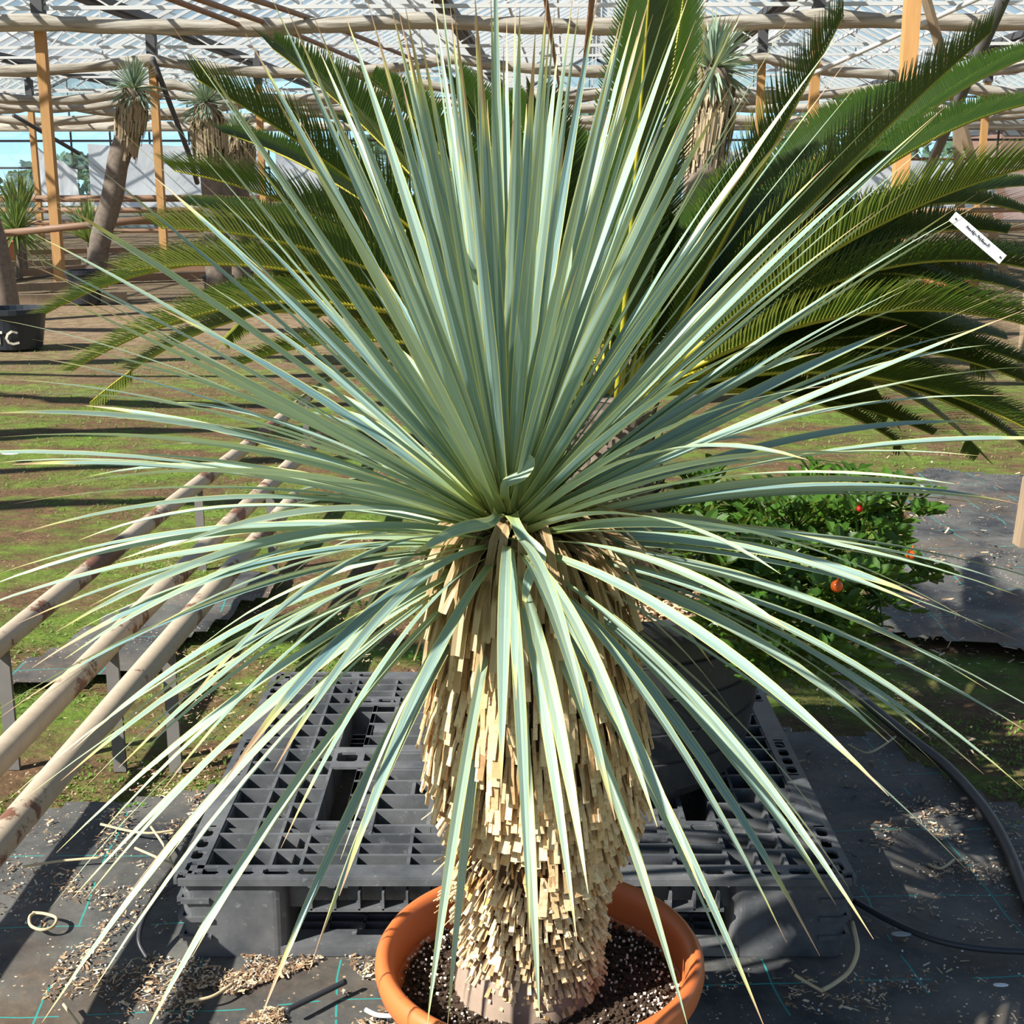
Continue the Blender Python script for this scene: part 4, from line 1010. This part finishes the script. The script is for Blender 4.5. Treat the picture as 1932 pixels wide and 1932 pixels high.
for u in (.06, .94):
    c = tpnt(u, 0); m.f.append([m.vert(c + sdir * .0018 * math.cos(x * .785) + d.normalized() * .0018 * math.sin(x * .785)) for x in range(8)])
m.build('handwriting', M['ink'], t)

# ------------------------------------------------------------ litter on the ground
random.seed(33)
def fz(x, y): return .014
def scatter(name, regs, label, cat, zt=.012, smin=.002, smax=.012, lo=0, hi=1, white=.12):
    m = MB()
    for (x0, y0, x1, y1, n, spread) in regs:
        for i in range(n):
            px = random.gauss((x0 + x1) / 2, (x1 - x0) / 3.1); py = random.gauss((y0 + y1) / 2, (y1 - y0) / 3.1)
            if py < y0 - 25: continue
            p = gr(px, py, 0)
            if noise.noise(Vector((p.x * 11, p.y * 11, 5))) + .6 * noise.noise(Vector((p.x * 4, p.y * 4, 8))) < spread: continue
            rr = .99 if R() < white else U(lo, hi * .9); s = U(smin, smax)
            if rr > .95: m.box((p.x, p.y, zt + U(0, .004)), s * .4, s * .4, s * .35, Matrix.Rotation(U(0, 3), 3, 'Z'), (0, 0, rr))
            else:
                a = U(0, 6.283); dx = Vector((math.cos(a), math.sin(a), U(-.3, .3))) * s * U(.3, 1.4); dy = Vector((-math.sin(a), math.cos(a), U(-.6, .6))) * s * U(.12, .4); q = Vector((p.x, p.y, zt + U(0, .006)))
                m.quad([q - dx - dy, q + dx * U(.6, 1) - dy * U(0, 1), q + dx + dy, q - dx * U(.3, 1) + dy * U(.2, 1)], (0, 0, rr))
    return tag(m.build(name, M['chips']), label, cat, kind='stuff')
scatter('bark_litter', [(350, 1825, 760, 1945, 9000, -.02), (0, 1560, 340, 1935, 3500, .05), (150, 1470, 470, 1600, 1500, .0), (1320, 1840, 1932, 1932, 900, .1), (1620, 1480, 1932, 1720, 2600, .05), (1100, 1860, 1400, 1935, 700, 0)], 'pale bark chips and white perlite strewn over the black ground fabric', 'litter', .006, .0015, .0085)
scatter('bark_litter', [(150, 1150, 620, 1500, 2600, -.05), (1480, 1180, 1932, 1500, 1900, .1), (600, 1150, 850, 1260, 700, -.1)], 'brown bark crumbs on the mossy earth around the pallet', 'litter', .004, .002, .010, .1, .9, .05)
scatter('bark_litter', [(1560, 860, 1932, 1250, 1200, .05)], 'brown leaf crumbs on the wrinkled fabric at right', 'litter', .03, .004, .02, .1, .8, .05)
# moss
m = MB()
for i in range(30000):
    if R() < .6: px, py = U(-60, 700), U(640, 1520)
    else: px, py = U(1480, 2000), U(640, 1560)
    p = gr(px, py, 0)
    if noise.noise(Vector((p.x * 1.1, p.y * 1.7, 2.2))) + .35 * noise.noise(Vector((p.x * 6, p.y * 6, 2.2))) < -.06: continue
    if inpoly(p.x, p.y, FAB): continue
    s = U(.004, .010) * (1 + p.y * .14); a = U(0, 6.28); d = Vector((math.cos(a), math.sin(a), U(.3, 1.2))).normalized() * s; q = Vector((p.x, p.y, groundz(p.x, p.y)))
    m.blade([q, q + d * .5, q + d], s * .5, UP, 0, .1, R(), lambda v: (.5, 1, .2)[int(round(v * 2))])
tag(m.build('moss', M['moss']), 'low green moss and tiny weeds covering the earth', 'moss', kind='stuff')
def weed(px, py, n, L_, label, z=0):
    p = gr(px, py, z); m = MB()
    for i in range(n):
        a = U(0, 6.28); r_ = L_ * 2.2 * R() ** .6; q = p + Vector((r_ * math.cos(a), r_ * math.sin(a), U(.0, L_ * .7)))
        ovleaf(m, q, Vector((math.cos(a), math.sin(a), U(0, .8))), L_ * U(.5, .9), UP)
    tag(m.build('weed', M['weed'], loc=(p.x, p.y, 0)), label, 'weed')
weed(800, 1248, 120, .02, 'bright green weed patch just behind the pallet beside the trunk')
weed(690, 1150, 60, .022, 'small green weed patch left of the trunk behind the pallet')
weed(385, 1300, 14, .018, 'little round-leaved weed between the pipes and the pallet')
weed(218, 1220, 16, .018, 'little weed between the middle and the near pipe')
weed(255, 1530, 20, .014, 'tiny weed at the edge of the ground fabric left of the pallet')
weed(1895, 1560, 14, .014, 'tiny weed beside the black hose at right')
def curve_thing(name, pix, r_, mat, label, cat, z=.018, flat=1.0, zs=None):
    pts = cat_rom([gr(a, b_, (zs[i] if zs else z)) for i, (a, b_) in enumerate(pix)], 6); m = MB(); m.tube(pts, r_, 8, flat=flat)
    return tag(m.build(name, mat, smooth=True), label, cat)
M['hose'] = simple('black_hose', (.035, .038, .045), .45)
curve_thing('hose', [(1560, 1262), (1640, 1330), (1720, 1395), (1790, 1450), (1860, 1530), (1905, 1610), (1945, 1720)], .013, M['hose'], 'black irrigation hose curving over the moss at right', 'hose', .02)
curve_thing('hose', [(1612, 1700), (1680, 1738), (1760, 1772), (1850, 1790), (1950, 1796)], .006, M['hose'], 'thin black tube lying right of the pallet foot', 'hose', .02)
curve_thing('plastic_strap', [(330, 1668), (300, 1690), (272, 1730), (262, 1775), (278, 1808)], .0045, M['hose'], 'bowed black plastic strip leaning at the left of the pallet', 'strip', zs=[.1, .09, .06, .04, .02])
curve_thing('plastic_strap', [(1608, 1740), (1618, 1790), (1604, 1830), (1575, 1855), (1552, 1868)], .004, M['straw'], 'beige strap curling from the right pallet foot', 'strap', zs=[.06, .05, .03, .022, .02])
curve_thing('stick', [(540, 1906), (590, 1882), (652, 1852)], .005, M['hose'], 'black stick lying on the bark chips left of the orange pot', 'stick', .03)
curve_thing('wire_loop', [(62, 1722), (85, 1724), (106, 1732), (100, 1748), (78, 1754), (58, 1746), (56, 1730), (66, 1722)], .003, M['straw'], 'pale loop of dry stem at the lower left', 'loop', .022)
curve_thing('dry_root', [(690, 1905), (712, 1915), (740, 1916), (760, 1910)], .004, M['tag'], 'white curved root fragment left of the orange pot', 'root', .025)
tw = [((40, 1636), (110, 1625), (190, 1618)), ((255, 1600), (290, 1615), (325, 1632)), ((190, 1555), (280, 1572), (380, 1556)), ((285, 1560), (312, 1600), (330, 1645)), ((120, 1895), (135, 1915), (150, 1935)), ((350, 1890), (400, 1880), (440, 1855)), ((1690, 1390), (1640, 1420), (1600, 1405)), ((1750, 1630), (1775, 1638), (1800, 1622)), ((1500, 1840), (1530, 1858), (1552, 1870))]
tl = ['longest dry twig at the far left of the ground fabric', 'dry twig touching the left corner of the pallet', 'dry twig at the moss edge left of the pallet', 'flat dry leaf strip leaning toward the left pallet corner', 'short twig at the bottom left', 'curved dry stem on the bark chips before the pallet', 'forked dry twig on the fabric right of the pallet', 'small pale forked twig on the lit fabric at right', 'twig at the end of the beige strap']
for q, lb in zip(tw, tl): curve_thing('dry_twig', q, .0028, M['straw'], lb, 'twig', .024)
for (a, b_, s, lb) in ((20, 856, .05, 'white flat scrap on the moss at the left edge'), (1705, 1250, .03, 'grey dead leaf on the moss at right'), (1700, 1762, .02, 'grey curled leaf near the pallet foot'), (1888, 1858, .014, 'white pebble at the lower right')):
    p = gr(a, b_, .02); m = MB(); m.lathe([(0, -.3), (.6, -.22), (1, 0), (.8, .15), (0, .25)], (0, 0, 0), 9, jit=.08); o_ = m.build('scrap', M['tag'] if 'white' in lb else M['metal'], smooth=True); o_.location = p; o_.scale = (s, s * .45, s * .25); tag(o_, lb, 'scrap')
